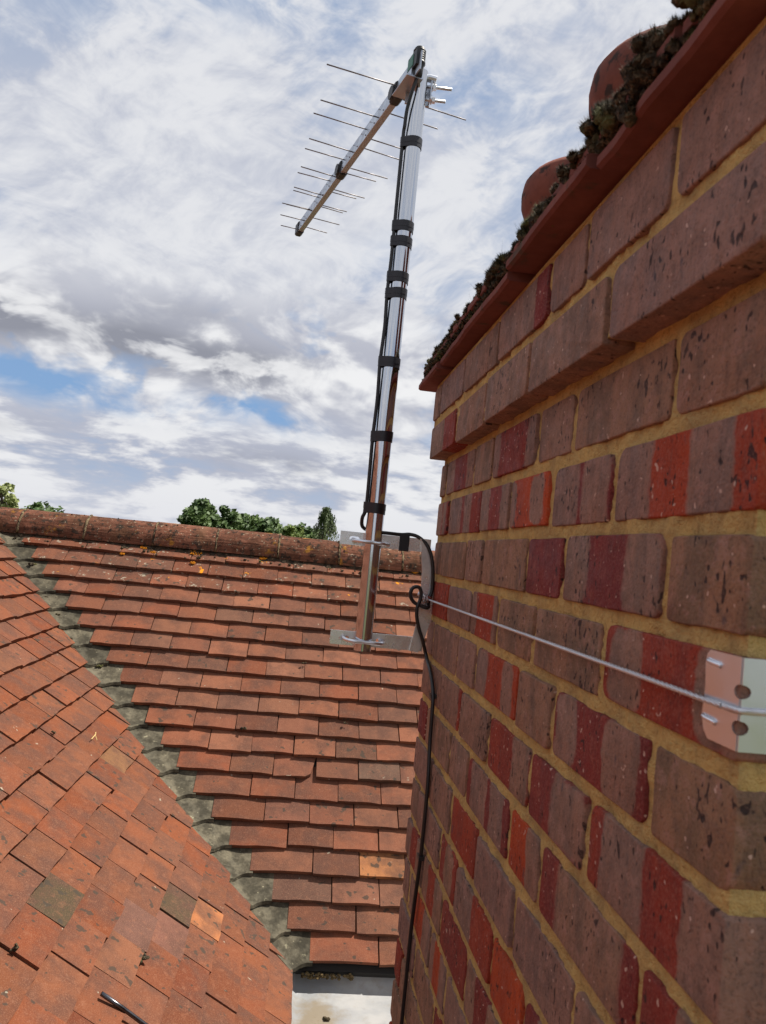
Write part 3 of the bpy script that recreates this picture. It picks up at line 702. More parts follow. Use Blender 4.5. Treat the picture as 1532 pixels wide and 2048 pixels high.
mb.add([(cx0+.03, .40, z1), (cx1-.03, .40, z1), (cx1-.03, 1.56, z1), (cx0+.03, 1.56, z1), (CX+.12, .58, z1+.07), (CX+CW-.12, .58, z1+.07), (CX+CW-.12, 1.42, z1+.07), (CX+.12, 1.42, z1+.07)],
       [(0, 1, 5, 4), (1, 2, 6, 5), (2, 3, 7, 6), (3, 0, 4, 7), (4, 5, 6, 7)])
kid(mb.build('flaunching', M_FLAUNCH), chim)
# pots
PX = CX+CW/2-.012
for nm, y, lab in (('a', 1.055, 'nearer red clay chimney pot behind the mossy cap'), ('b', 1.405, 'farther red clay chimney pot with dark stained rim')):
    mb = MB(); h0 = CZ+.06
    mb.lathe((PX, y, 0), [(.10, h0), (.128, h0), (.124, h0+.05), (.108, .60), (.105, .662), (.112, .672), (.119, .690), (.1205, .712), (.117, .732), (.108, .744), (.096, .746), (.088, .738), (.086, .60), (.09, h0)], 40)
    o = mb.build('chimney_pot', M_POT, smooth=True); tag(o, lab, 'chimney pot', 'pots on the chimney')
# moss along the cap
mb = MB(); rd = random.Random(3)
def tuft(c, r_, n):
    c = Vector(c); k = len(mb.v); m1, m2 = 7, 5
    for i in range(m2+1):
        ph = math.pi*i/m2
        for j in range(m1):
            th = 2*math.pi*j/m1; d_ = Vector((math.sin(ph)*math.cos(th), math.sin(ph)*math.sin(th), math.cos(ph)*.8))
            mb.v.append(c+d_*r_*(1+.35*mnoise.noise(c*90+d_*2)))
    for i in range(m2):
        for j in range(m1): mb.f.append((k+i*m1+j, k+(i+1)*m1+j, k+(i+1)*m1+(j+1) % m1, k+i*m1+(j+1) % m1))
    for _ in range(n):
        d_ = Vector((rd.gauss(-.3, 1), rd.gauss(0, 1), abs(rd.gauss(.35, .8)))).normalized(); a = c+d_*r_*.78; l = min(.0055, r_*rd.uniform(.3, .85))
        sdv = d_.orthogonal().normalized()*rd.uniform(.0004, .0008); tip = a+d_*l+Vector((rd.uniform(-1, 1), rd.uniform(-1, 1), rd.uniform(0, 1)))*l*.3
        k = len(mb.v); mb.v += [a-sdv, a+sdv, tip]; mb.f.append((k, k+1, k+2))
y = .40
while y < 1.575:
    big = mnoise.noise((y*7.3, 2.0, 0)); far = (y-.4)/1.2
    r_ = (.0075+.005*max(-.5, big))*(1.0-.2*far); 
    if big > -.42 or rd.random() < .3:
        tuft((cx0+.008+rd.uniform(-.004, .008), y, CZ+.024+rd.uniform(-.004, .008)), r_*rd.uniform(.4, .8), 95)
        if rd.random() < .95: tuft((cx0+.014+rd.uniform(-.006, .008), y+rd.uniform(-.01, .01), CZ+.047+rd.uniform(-.004, .006)), r_*rd.uniform(.45, .95), 110)
    y += r_*rd.uniform(.28, .6)
for (yy, dz_, rr) in [(.80, .032, .018), (.79, .022, .020), (.775, .030, .019), (.76, .020, .016), (.62, .036, .016), (.605, .03, .017), (.59, .042, .015), (.63, .048, .014), (.655, .04, .014), (.565, .010, .015), (.56, .026, .017), (.552, .042, .017), (.545, .055, .014), (.48, .046, .014), (.465, .05, .014), (.45, .046, .014), (.43, .05, .013), (.70, .04, .012), (.72, .036, .012), (.86, .04, .012), (1.07, .04, .012), (1.22, .04, .011), (1.30, .038, .011), (1.0, .036, .015), (.97, .04, .015), (.94, .034, .013), (1.16, .036, .012)]:
    for _ in range(5): tuft((cx0+.006+rd.uniform(-.006, .010), yy+rd.uniform(-.012, .012), CZ+dz_+.004+rd.uniform(-.008, .008)), rr*rd.uniform(.35, .65), 150)
for _ in range(90):                              # long dry stems
    yy = rd.uniform(.42, 1.57); a = Vector((cx0+rd.uniform(-.002, .02), yy, CZ+.045)); l = rd.uniform(.008, .026); d_ = Vector((rd.gauss(-.2, .5), rd.gauss(0, .5), 1)).normalized()
    k = len(mb.v); s_ = Vector((0, .00045, 0)); mb.v += [a-s_, a+s_, a+d_*l]; mb.f.append((k, k+1, k+2))
tag(mb.build('moss', M_MOSS), 'dark dry moss growing along the chimney cap edge', 'moss', kind='stuff')
#SPLIT4
# ---------------------------------------------------------------- mast with tape bands
MX, MY, MR = .1415, 1.450, .0162
mast = thing('antenna_mast', (MX, MY, -.178), 'upright polished steel antenna mast with black tape bands', 'mast')
mb = MB(); n = 48; k0 = 0
zs = [-.178+1.112*i/40 for i in range(41)]
mb.lathe((MX, MY, 0), [(MR-.002, -.10)]+[(MR-.002, -.178), (MR, -.178)]+[(MR, z) for z in zs[1:]]+[(MR-.002, .934), (MR-.002, .80)], n)
tube = kid(mb.build('tube', M_CHROME, smooth=True), mast); autosmooth(tube, 40)
CABX, CABY, CABR = MX-MR-.0038, MY-.004, .0036
for z in (.790, .6253, .5948, .5262, .4951, .3624, .2216, .0862):
    mb = MB(); n = 40; hh = .0098
    prof = []
    for j in range(n):                           # wraps the tube and the cable beside it
        an = 2*math.pi*j/n; x = (MR+.0013)*math.cos(an); y_ = (MR+.0013)*math.sin(an)
        d_ = Vector((math.cos(an), math.sin(an))); c = Vector((CABX-MX, CABY-MY)); rr = MR+.0012
        b_ = d_.dot(c); disc = b_*b_-c.dot(c)+(CABR+.0012)**2
        if disc > 0: rr = max(rr, b_+math.sqrt(disc))
        prof.append((d_*rr))
    for i in range(3):                           # soften the fillet between them
        prof = [max((prof[j-1]+prof[(j+1) % n])/2, prof[j], key=lambda q: q.length) for j in range(n)]
    v = []; f = []; tl = random.uniform(-.05, .05)
    rows = [(-hh, -.0006), (-hh, .0), (-hh*.2, .0), (-hh*.2, .0004), (hh, .0004), (hh, -.0006)]
    for (h, g_) in rows:
        for q in prof: q2 = q*(1+g_/q.length); v.append((MX+q2.x, MY+q2.y, z+h+q2.x*tl))
    for i in range(len(rows)-1):
        for j in range(n): f.append((i*n+j, i*n+(j+1) % n, (i+1)*n+(j+1) % n, (i+1)*n+j))
    autosmooth(kid(link('tape_band', mesh('tape_band', v, f), M_TAPE), mast), 40)

# ---------------------------------------------------------------- log-periodic antenna
ant = thing('television_antenna', (MX, MY, .90), 'silver log periodic television antenna with many thin rods atop the mast', 'antenna')
AB0 = Vector((.125, 1.42, 0)); ab = Vector((-.213, .82, 0)).normalized(); ar = Vector((ab.y, -ab.x, 0)); AZ = .908; UZ = Vector((0, 0, 1))
def ap(s, h, z): return AB0+ab*s+ar*h+UZ*z
mb = MB()
def bar(a, b_, hw, z0, z1_, mbb, c=.0012):
    sec = [(-hw, z0+c), (-hw+c, z0), (hw-c, z0), (hw, z0+c), (hw, z1_-c), (hw-c, z1_), (-hw+c, z1_), (-hw, z1_-c)]
    k = len(mbb.v)
    for s in (a, b_):
        for h, z in sec: mbb.v.append(ap(s, h+.004, z))
    for i in range(8): j = (i+1) % 8; mbb.f.append((k+i, k+j, k+8+j, k+8+i))
    mbb.f.append(tuple(k+i for i in range(7, -1, -1))); mbb.f.append(tuple(k+8+i for i in range(8)))
bar(.0, .845, .0072, AZ, AZ+.0150, mb, .0008); bar(.0, .845, .0062, AZ+.0152, AZ+.031, mb, .0008)
boom = kid(mb.build('boom', M_ALU), ant)
mb = MB(); bar(.838, .868, .0098, AZ-.003, AZ+.031, mb, .004); mb.build('end_cap', M_PLASTIC, boom)
mb = MB()
for q in range(26):
    s = .12+.0275*q; mb.lathe(ap(s, -.0036, 0), [(.0, 0)], 3) if False else None
    c = ap(s, -.0038, AZ+(.0062 if q % 2 else .0218)); k = len(mb.v)
    for j in range(6): an = 2*math.pi*j/6; mb.v.append(c+ab*.0018*math.cos(an)+UZ*.0018*math.sin(an)); 
    for j in range(6): an = 2*math.pi*j/6; mb.v.append(c-ar*.0011+ab*.0012*math.cos(an)+UZ*.0012*math.sin(an))
    for j in range(6): mb.f.append((k+j, k+(j+1) % 6, k+6+(j+1) % 6, k+6+j))
    mb.f.append(tuple(k+6+j for j in range(6)))
tag(mb.build('rivets', M_ROD, boom), kind='stuff')
Lr = [(.048, -.155, 1), (.170, -.132, 0), (.226, -.131, 1), (.332, -.112, 0), (.376, -.109, 1), (.467, -.095, 0), (.494, -.095, 1), (.580, -.083, 0), (.597, -.080, 1),
      (.684, -.077, 0), (.680, -.089, 1), (.758, -.075, 0), (.827, -.058, 0)]
Rr_ = [(.085, .99, .154, 0), (.144, 1, .119, 1), (.258, 1, .118, 0), (.302, 1, .112, 1), (.406, 1, .106, 0), (.436, 1, .087, 1), (.533, 1, .093, 0), (.5495, 1, .075, 1), (.637, 1, .078, 0),
       (.646, 1, .070, 1), (.727, 1, .087, 0), (.797, 1, .072, 1)]
def rod(s, h, up):
    z = AZ+.006+(.0155 if up else 0.0); kz = z/AZ
    P = ap(s, h, 0); P = Vector((P.x*kz, P.y*kz, z)); w_ = P-AB0; st = w_.dot(ab); ht = w_.dot(ar)
    st -= .002; mb = MB(); mb.tube([ap(st, .004, z), ap(st+random.uniform(-.003, .003), ht, z+random.uniform(-.002, .001))], .00135, 8)
    kid(mb.build('element_rod', M_ROD, smooth=True), ant)
for s, h, up in Lr: rod(s, h, up)
for s, _, h, up in Rr_: rod(s, h, up)
for s, nm in ((.452, 'spacer'), (.092, 'spacer')):
    mb = MB(); bar(s-.014, s+.014, .0105, AZ-.0035, AZ+.0315, mb, .004); kid(mb.build(nm, M_PLASTIC), ant)
    mb = MB(); c = ap(s, -.0068, AZ+.012)
    mb.tube([c, c-ar*.004], .0135, 18); kid(mb.build('spacer_boss', M_PLASTIC), ant)
# clamp: folded plate under the boom, saddle and bolts behind the mast
mb = MB(); bar(-.004, .074, .0165, AZ-.005, AZ-.0022, mb, .0008); bar(-.028, .074, .0012, AZ-.0022, AZ+.034, mb, .0004)
kid(mb.build('clamp_plate', M_ALU), ant)
mb = MB(); c = Vector((MX, MY, 0))
mb.obox(Vector((MX+.002, MY+.0205, .902)), Vector((1, 0, 0)), Vector((0, 1, 0)), UZ, .024, .0028, .021)
mb.obox(Vector((MX+.0245, MY+.008, .902)), Vector((0, 1, 0)), Vector((1, 0, 0)), UZ, .013, .0012, .018)
kid(mb.build('clamp_saddle', M_ALU), ant)
for z, ln in ((.914, .048), (.888, .038)):
    mb = MB(); a = Vector((MX-.004, MY+.010, z)); d_ = Vector((.97, -.2, -.08)).normalized()
    mb.tube([a, a+d_*(.022+ln)], .0030, 8); bo = kid(mb.build('bolt', M_ZINC, smooth=True), ant)
    mb = MB(); mb.tube([a+d_*.034, a+d_*.040], .0062, 6); mb.tube([a+d_*.031, a+d_*.0335], .0080, 14); mb.build('nut', M_ZINC, bo)
mb = MB(); mb.tube([Vector((MX+.018, MY+.006, .930)), Vector((MX+.034, MY+.004, .927))], .0072, 10); kid(mb.build('bolt_head', M_ZINC), ant)
# terminal box and rubber boot
mb = MB(); bx = ap(.002, .002, .9345)
mb.obox(bx, ab, ar, UZ, .022, .0050, .0150); kid(mb.build('terminal_box', M_PLASTIC), ant)
mb = MB(); mb.obox(bx-ar*.0056+ab*.006, ab, ar, UZ, .013, .0006, .011); kid(mb.build('green_label_panel', M_GREEN), ant)
mb = MB(); prof = [(.0, .918), (.0085, .918), (.0098, .936), (.0102, .948), (.0130, .951), (.0130, .956)]
for q in range(5): z = .958+q*.0052; prof += [(.0098, z), (.0122, z+.0014), (.0122, z+.0036), (.0098, z+.0048)]
prof += [(.0105, .986), (.0085, .990), (.0, .9905)]
prof = [(r_, .905+(h-.918)*.83) for r_, h in prof]; mb.lathe((MX-.007, MY-.026, 0), prof, 20); kid(mb.build('rubber_boot', M_PLASTIC, smooth=True), ant)

# ---------------------------------------------------------------- chimney bracket
brk = thing('mast_bracket', (.25, 1.48, -.17), 'galvanised steel bracket lashed to the chimney corner holding the mast', 'bracket')
AY = 1.4705
def arm(name, x0, x1, z0, z1_, slots):
    poly = [(x0, z0), (x1, z0), (x1, z1_), (x0, z1_)]; mb = MB(); zm = (z0+z1_)/2; hs = .0042
    xs = [x0]; 
    for a, b_ in slots: xs += [a, b_]
    xs.append(x1)
    for i in range(len(xs)-1):                   # plate built round its slots
        a, b_ = xs[i], xs[i+1]
        if i % 2 == 0: mb.box((a, AY, z0), (b_, AY+.004, z1_))
        else: mb.box((a, AY, z0), (b_, AY+.004, zm-hs)); mb.box((a, AY, zm+hs), (b_, AY+.004, z1_))
    for a, b_ in slots:
        for xe, sg in ((a, 1), (b_, -1)):        # rounded slot ends
            for sz in (-1, 1): mb.prism([(xe, AY+.0001, zm+sz*hs), (xe+sg*hs*.95, AY+.0001, zm+sz*hs), (xe+sg*hs*.3, AY+.0001, zm+sz*hs*.72), (xe, AY+.0001, zm+sz*.0005)], (0, .0038, 0))
    return kid(mb.build(name, M_GALV), brk)
arm('upper_arm', .081, .2545, .0145, .0395, [(.0985, .118)])
arm('lower_arm', .081, .2565, -.173, -.147, [(.0975, .117), (.167, .186)])
mb = MB(); Lp = [(.2325, .0395), (.2361, .0279), (.243, -.021), (.2439, -.0622), (.2427, -.1136), (.2343, -.1655), (.233, -.173)]; Rp = [(.252, .0395), (.2565, .025), (.2649, .0018), (.2705, -.030), (.2725, -.060), (.2713, -.1069), (.2595, -.1572), (.252, -.175)]
mb.prism([(x-.001, 1.4655, z) for x, z in Lp[::-1]]+[(x-.003, 1.4655, z) for x, z in Rp], (0, .0045, 0))
kid(mb.build('corner_upright', M_GALV), brk)
for z, xa, xb in ((.0225, .1065, .1720), (-.160, .1050, .1790)):
    mb = MB(); yb_ = MY-MR-.0036
    pts = spline([(xa, AY+.012, z+.001), (xa, AY-.006, z+.001), (xa+.003, yb_+.010, z+.0005), (xa+.014, yb_-.001, z), (MX, yb_-.0012, z-.0005), (xb-.014, yb_-.001, z-.001), (xb-.003, yb_+.010, z-.0015), (xb, AY-.006, z-.0015), (xb, AY+.012, z-.0015)], 6)
    mb.tube(pts, .0033, 12); u = kid(mb.build('u_bolt', M_ZINC, smooth=True), brk)
    for xx in (xa, xb):
        mb = MB(); mb.tube([(xx, AY+.0045, z), (xx, AY+.0095, z)], .0068, 6); mb.build('nut', M_ZINC, u)
mb = MB(); mb.tube([(.1720, AY-.0042, .021), (.1720, AY-.0002, .021)], .0062, 6); mb.build('nut', M_ZINC, brk.children[-1]) if False else kid(mb.build('washer_nut', M_ZINC), brk)
mb = MB(); mb.box((.1935, AY-.0012, .0125), (.2125, AY+.0055, .0432), .0006); kid(mb.build('tape_wrap', M_TAPE), brk)
mb = MB(); mb.tube([(.2360, 1.452, -.064), (.262, 1.452, -.072)], .0042, 10); kid(mb.build('eye_bolt', M_ZINC, smooth=True), brk)

# ---------------------------------------------------------------- lashing wire and corner plate
wire = thing('lashing_wire', (CX-.004, .95, -.07), 'thin twisted steel wire stretched across the chimney face', 'wire')
mb = MB(); A0 = Vector((.256, 1.452, -.073)); A1 = Vector((.2635, .448, -.0692)); seg = 460
for st in range(5):
    pts = []
    for i in range(seg+1):
        t = i/seg; q = A0.lerp(A1, t); ph = st*2*math.pi/5+t*seg*.42; pts.append(q-Vector((.0006, 0, 0))+Vector((math.cos(ph), 0, math.sin(ph)))*.00112)
    mb.tube(pts, .00100, 5, True)
kid(mb.build('strand', M_WIRE, smooth=True), wire)
mb = MB()
for st in range(5):
    pts = []; base = spline([A1, (.2632, .438, -.0692), (.2655, .4325, -.0692), (.275, .4318, -.0691), (.30, .4318, -.069), (.42, .432, -.0688), (.70, .432, -.0686)], 14)
    for i, q in enumerate(base): ph = st*2*math.pi/5+i*.6; pts.append(Vector(q)+Vector((math.cos(ph)*.4, math.cos(ph)*.5, math.sin(ph)))*.00112)
    mb.tube(pts, .00100, 5, True)
kid(mb.build('strand', M_WIRE, smooth=True), wire)
mb = MB()
for q in range(5):
    c = Vector((.251, 1.450, -.0725)); rr = .0060+.0010*random.random(); nrm = Vector((.75+random.uniform(-.35, .35), -.6+random.uniform(-.35, .35), random.uniform(-.3, .3))).normalized(); a = nrm.orthogonal().normalized(); b_ = nrm.cross(a)
    mb.tube([c+nrm*(q-2)*.0022+(a*math.cos(t*.42)+b_*math.sin(t*.42))*rr for t in range(16)], .0009, 6)
kid(mb.build('wire_knot', M_WIRE, smooth=True), wire)
plate = thing('corner_plate', (.27, .435, -.095), 'shiny steel corner plate under the wire at the near chimney edge', 'plate')
def rnd_poly(u0, u1, z0, z1_, r_, notch):       # u1 is the folded edge with two half-round notches
    P = [(u0+r_*.6, z1_), (u0, z1_-r_*.5), (u0-.0012, z1_-r_*1.6), (u0+.0004, (z0+z1_)/2+.004), (u0-.0014, z0+r_*2.2), (u0+r_*.3, z0+r_*.8), (u0+r_*1.2, z0)]
    P += [(u1, z0)]
    for zn in notch:
        for k in range(7): an = -math.pi/2+math.pi*k/6; P.append((u1-.0058*math.cos(an), zn+.0042*math.sin(an)))
    P += [(u1, z1_)]; return P
zt, zb_ = -.0385, -.0930; nt = (-.0795, -.0585)
mb = MB(); pl = rnd_poly(.4735, .4345, zb_, zt, .006, nt); pl = [(.4735+.4345-u if False else u, z) for u, z in pl]
def flip(u): return u
P1 = []
for u, z in rnd_poly(0, .0385, zb_, zt, .006, nt): P1.append((CX-.0021, .4735-u, z))
mb.prism(P1, (.0012, 0, 0)); kid(mb.build('side_flange', M_PLATE), plate)
P2 = []
for u, z in rnd_poly(0, .0560, zb_, zt, .006, nt): P2.append((CX+.0545-u, .4335, z))
mb = MB(); mb.prism(P2, (0, .0012, 0)); kid(mb.build('front_flange', M_PLATE), plate)
for (u, z) in ((.464, -.0455), (.4655, -.0805)):
    mb = MB(); mb.tube(spline([(CX-.0020, u+.007, z+.0006), (CX-.0030, u+.004, z), (CX-.0031, u-.004, z-.0006), (CX-.0020, u-.007, z-.0012)], 4), .0017, 10); kid(mb.build('lug', M_PLATE, smooth=True), plate)
for z in (-.0510, -.0820):
    mb = MB(); mb.tube(spline([(CX+.020, .4335, z), (CX+.024, .4312, z), (CX+.034, .4312, z), (CX+.038, .4335, z)], 4), .0026, 10); kid(mb.build('lug', M_PLATE, smooth=True), plate)

# ---------------------------------------------------------------- coaxial cable
def on_y(x, y, Y): r_ = ray(x, y); return r_*(Y/r_.y)
def on_x(x, y, X): r_ = ray(x, y); return r_*(X/r_.x)
cab = thing('coaxial_cable', (CABX, CABY, 0), 'black coaxial cable taped down the mast and hanging along the chimney corner', 'cable')
zz = [.925, .90, .86, .80, .7, .6253, .56, .4951, .43, .3624, .29, .2216, .15, .0862]
pts = [(MX-.007, MY-.026, .912), (MX-.009, MY-.0255, .900), (MX-.014, MY-.022, .880), (CABX+.001, CABY-.009, .850), (CABX, CABY-.003, .82)]+[(CABX-.001*math.sin(z*40), CABY, z) for z in zz[3:]]
pts += [(CABX-.0045, CABY+.004, .066), (CABX-.001, MY+.010, .050), (MX-.002, MY+.0215, .044), (.172, 1.472, .0435), (.196, 1.4745, .0435), (.212, 1.4735, .0455), (.228, 1.471, .0425), (.2440, 1.466, .031), (.2545, 1.461, .012), (.2600, 1.459, -.010), (.2625, 1.459, -.032), (.2630, 1.459, -.055), (.258, 1.456, -.078)]
pts += [on_y(640+x/4.65, 980+y/4.65, 1.447) for x, y in ((1000, 1095), (930, 1075), (870, 1040), (840, 975), (860, 915), (905, 900), (935, 925), (940, 985), (925, 1040))]
pts += [on_y(640+x/4.65, 980+y/4.65, 1.445) for x, y in ((905, 1090), (900, 1180), (920, 1290), (955, 1400))]
pts += [on_x(x, y, .2625) for x, y in ((853, 1315), (861, 1345), (866, 1385), (864, 1430), (860, 1480), (856, 1560), (849, 1640), (841, 1715), (831, 1790), (822, 1860), (813, 1950), (803, 2048), (797, 2110))]
mb = MB(); mb.tube(spline(pts, 7), .0035, 12); kid(mb.build('sheath', M_CABLE, smooth=True), cab)
for x, y in ((865, 1392), (841, 1715)):
    q = on_x(x, y, .2625); mb = MB(); mb.obox(q+Vector((.001, 0, 0)), Vector((1, 0, 0)), Vector((0, 1, 0)), UZ, .0052, .0070, .0032); mb.obox(q+Vector((.0005, .009, 0)), Vector((1, 0, 0)), Vector((0, 1, 0)), UZ, .0045, .0038, .0030)
    kid(mb.build('cable_clip', M_PLASTIC), cab)

# ---------------------------------------------------------------- small things lying on the roof
def on_left(x, y, lift=0): r_ = ray(x, y); return r_*((EZ+LS*EX)/(r_.z+LS*r_.x))+nl*lift
def on_back(x, y, lift=0): r_ = ray(x, y); return r_*(BB/(r_.y-BA*r_.z))+nb*lift
mb = MB(); a, c = on_left(200, 1990, .004), on_left(305, 2068, .006); mb.tube([a, a.lerp(c, .4)+nl*.001, c, c+(c-a)*.7], .0048, 12)
tag(mb.build('grey_rod', mat_metal('dull_rod', (.10, .10, .11), .3), smooth=True), 'dark grey rod lying on the side roof tiles at the bottom edge', 'rod')
mb = MB(); a = on_left(188, 1468, .008); mb.tube([a, on_left(186, 1474, .012), on_left(181, 1480, .004)], .0016, 6); mb.tube([on_left(186, 1472, .009), on_left(192, 1482, .004)], .0013, 6)
tag(mb.build('twig', material('pale_straw', .8, colr=(.55, .40, .16))[0]), 'tiny pale forked twig on the side roof tiles near the valley', 'twig')
def clump(P, r_, n, seed, up):
    rd_ = random.Random(seed); m = MB()
    for _ in range(n):
        c = Vector(P)+Vector((rd_.gauss(0, .5), rd_.gauss(0, .5), rd_.gauss(0, .25)))*r_; s_ = r_*rd_.uniform(.35, .75); k = len(m.v)
        for i in range(5):
            for j in range(7):
                ph = math.pi*i/4; th = 2*math.pi*j/7; d_ = Vector((math.sin(ph)*math.cos(th), math.sin(ph)*math.sin(th), .7*math.cos(ph))); m.v.append(c+d_*s_*(1+.4*mnoise.noise(c*200+d_*2)))
        for i in range(4):
            for j in range(7): m.f.append((k+i*7+j, k+(i+1)*7+j, k+(i+1)*7+(j+1) % 7, k+i*7+(j+1) % 7))
    return m.build('moss_clump', M_MOSS)
MC = [(113, 1227, .011, 'B', 'larger brown moss clump in the upper valley, below a small moss ball'), (64, 1127, .016, 'B', 'flat brown moss clump on a valley tile close under the ridge'),
      (92, 1192, .006, 'B', 'tiny dark moss speck pair high on the valley'), (110, 1212, .005, 'B', 'small dark moss ball just above a larger clump in the valley'),
      (142, 1277, .013, 'B', 'brown moss clump at the lower edge of a mid valley tile'), (198, 1331, .011, 'B', 'round moss clump right beside the back slope on a valley tile'),
      (213, 1402, .008, 'B', 'small moss clump low on the valley halfway down'), (290, 1915, .012, 'L', 'round dark moss clump on the lower side roof'),
      (28, 1895, .008, 'L', 'small grey moss lump in a tile joint at the left edge'), (109, 1463, .007, 'L', 'dark moss bit in a side roof tile joint'),
      (607, 1327, .007, 'B', 'dark moss dot on the back roof below the mast foot'), (690, 1447, .007, 'B', 'dark moss dot on the back roof near the chimney'),
      (485, 1458, .010, 'B', 'ring of moss and lichen in the middle of the back roof')]
for i, (x, y, r_, wh, lab) in enumerate(MC):
    P = (on_left if wh == 'L' else on_back)(x, y, -.002 if wh == 'L' else (.004 if x > 400 else -.006)); tag(clump(P, r_, 7, i, nb), lab, 'moss', 'moss clumps on the roof')
r_ = ray(652, 2038); P = r_*((LZ+.004)/r_.z); tag(clump(P, .009, 6, 50, nb), 'dark brown moss crumb lying on the lead gutter', 'moss', 'moss clumps on the roof')
M_LICH = mat_noise('orange_lichen', (.55, .21, .015), (.42, .15, .012), 60, .9)
for i, (x, y, r_, lab) in enumerate([(390, 1104, .024, 'largest orange lichen patch just below the ridge'), (386, 1124, .011, 'small orange lichen spot under the largest patch'), (288, 1094, .014, 'orange lichen spot left of the largest patch'),
        (306, 1103, .011, 'thin orange lichen spot between two tiles near the ridge'), (526, 1115, .014, 'orange lichen patch on a top course tile mid roof'), (829, 1142, .016, 'orange lichen patch beside the bracket upright'), (244, 1106, .008, 'faint orange lichen speck on the second tile course')]):
    m = MB(); rd_ = random.Random(i+400)
    for _ in range(46):
        a_ = rd_.uniform(0, 6.28); q = math.sqrt(rd_.random())*r_*(1+.5*mnoise.noise((a_, i*3.0, 0))); P = on_back(x, y, -.002)+ub*q*1.25*math.cos(a_)+sb*q*.8*math.sin(a_); P -= nb*(q*math.sin(a_)*.16)
        h = rd_.uniform(.0015, .0035); rr = rd_.uniform(.0015, .004); k = len(m.v)
        for j in range(6): m.v.append(P+(ub*math.cos(j*1.047)+sb*math.sin(j*1.047))*rr*rd_.uniform(.8, 1.3)-nb*.004)
        m.v.append(P+nb*h)
        for j in range(6): m.f.append((k+j, k+(j+1) % 6, k+6))
    tag(m.build('lichen_patch', M_LICH, smooth=True), lab, 'lichen', 'orange lichen on the roof')
mb = MB(); rd = random.Random(12)
for _ in range(170):
    x = rd.uniform(-1.6, .8); t = rd.random(); tuft((x, 3.905+rd.uniform(-.012, .01), -.105+rd.uniform(-.008, .018)) if t < .8 else (x, RIDGE_Y-.108*math.cos(.5+rd.random()), RIDGE_Z+.108*math.sin(.5+rd.random())), rd.uniform(.003, .009) if t < .8 else rd.uniform(.002, .006), 6)
tag(mb.build('ridge_moss', M_MOSS), 'small dark moss tufts along the foot of the ridge tiles', 'moss', kind='stuff')
#SPLIT5
# ---------------------------------------------------------------- trees beyond the ridge
def mat_leaf(name, c1, c2):
    m, g, b = material(name, .6, spec=.3); n = g.noise(g.tc('Object'), .9, 3, .6); n2 = g.noise(g.tc('Object'), 9, 2, .6)
    c = g.mix(g.ss(n, .38, .62), c1, c2); c = g.mix(g.mul(g.ss(n2, .5, .7), .5), c, tuple(q*1.5 for q in c2)); g._in(b.inputs['Base Color'], c)
    b.inputs['Transmission Weight'].default_value = 0; return m
M_LEAF = mat_leaf('oak_leaf', (.035, .068, .018), (.085, .135, .034)); M_LEAF2 = mat_leaf('lime_leaf', (.07, .115, .022), (.13, .17, .035)); M_LEAF3 = mat_leaf('birch_leaf', (.05, .075, .025), (.10, .13, .045))
M_LEAF4 = mat_leaf('poplar_leaf', (.13, .17, .05), (.24, .27, .10)); M_BARK = mat_noise('bark', (.06, .045, .032), (.10, .08, .06), 6, .95)
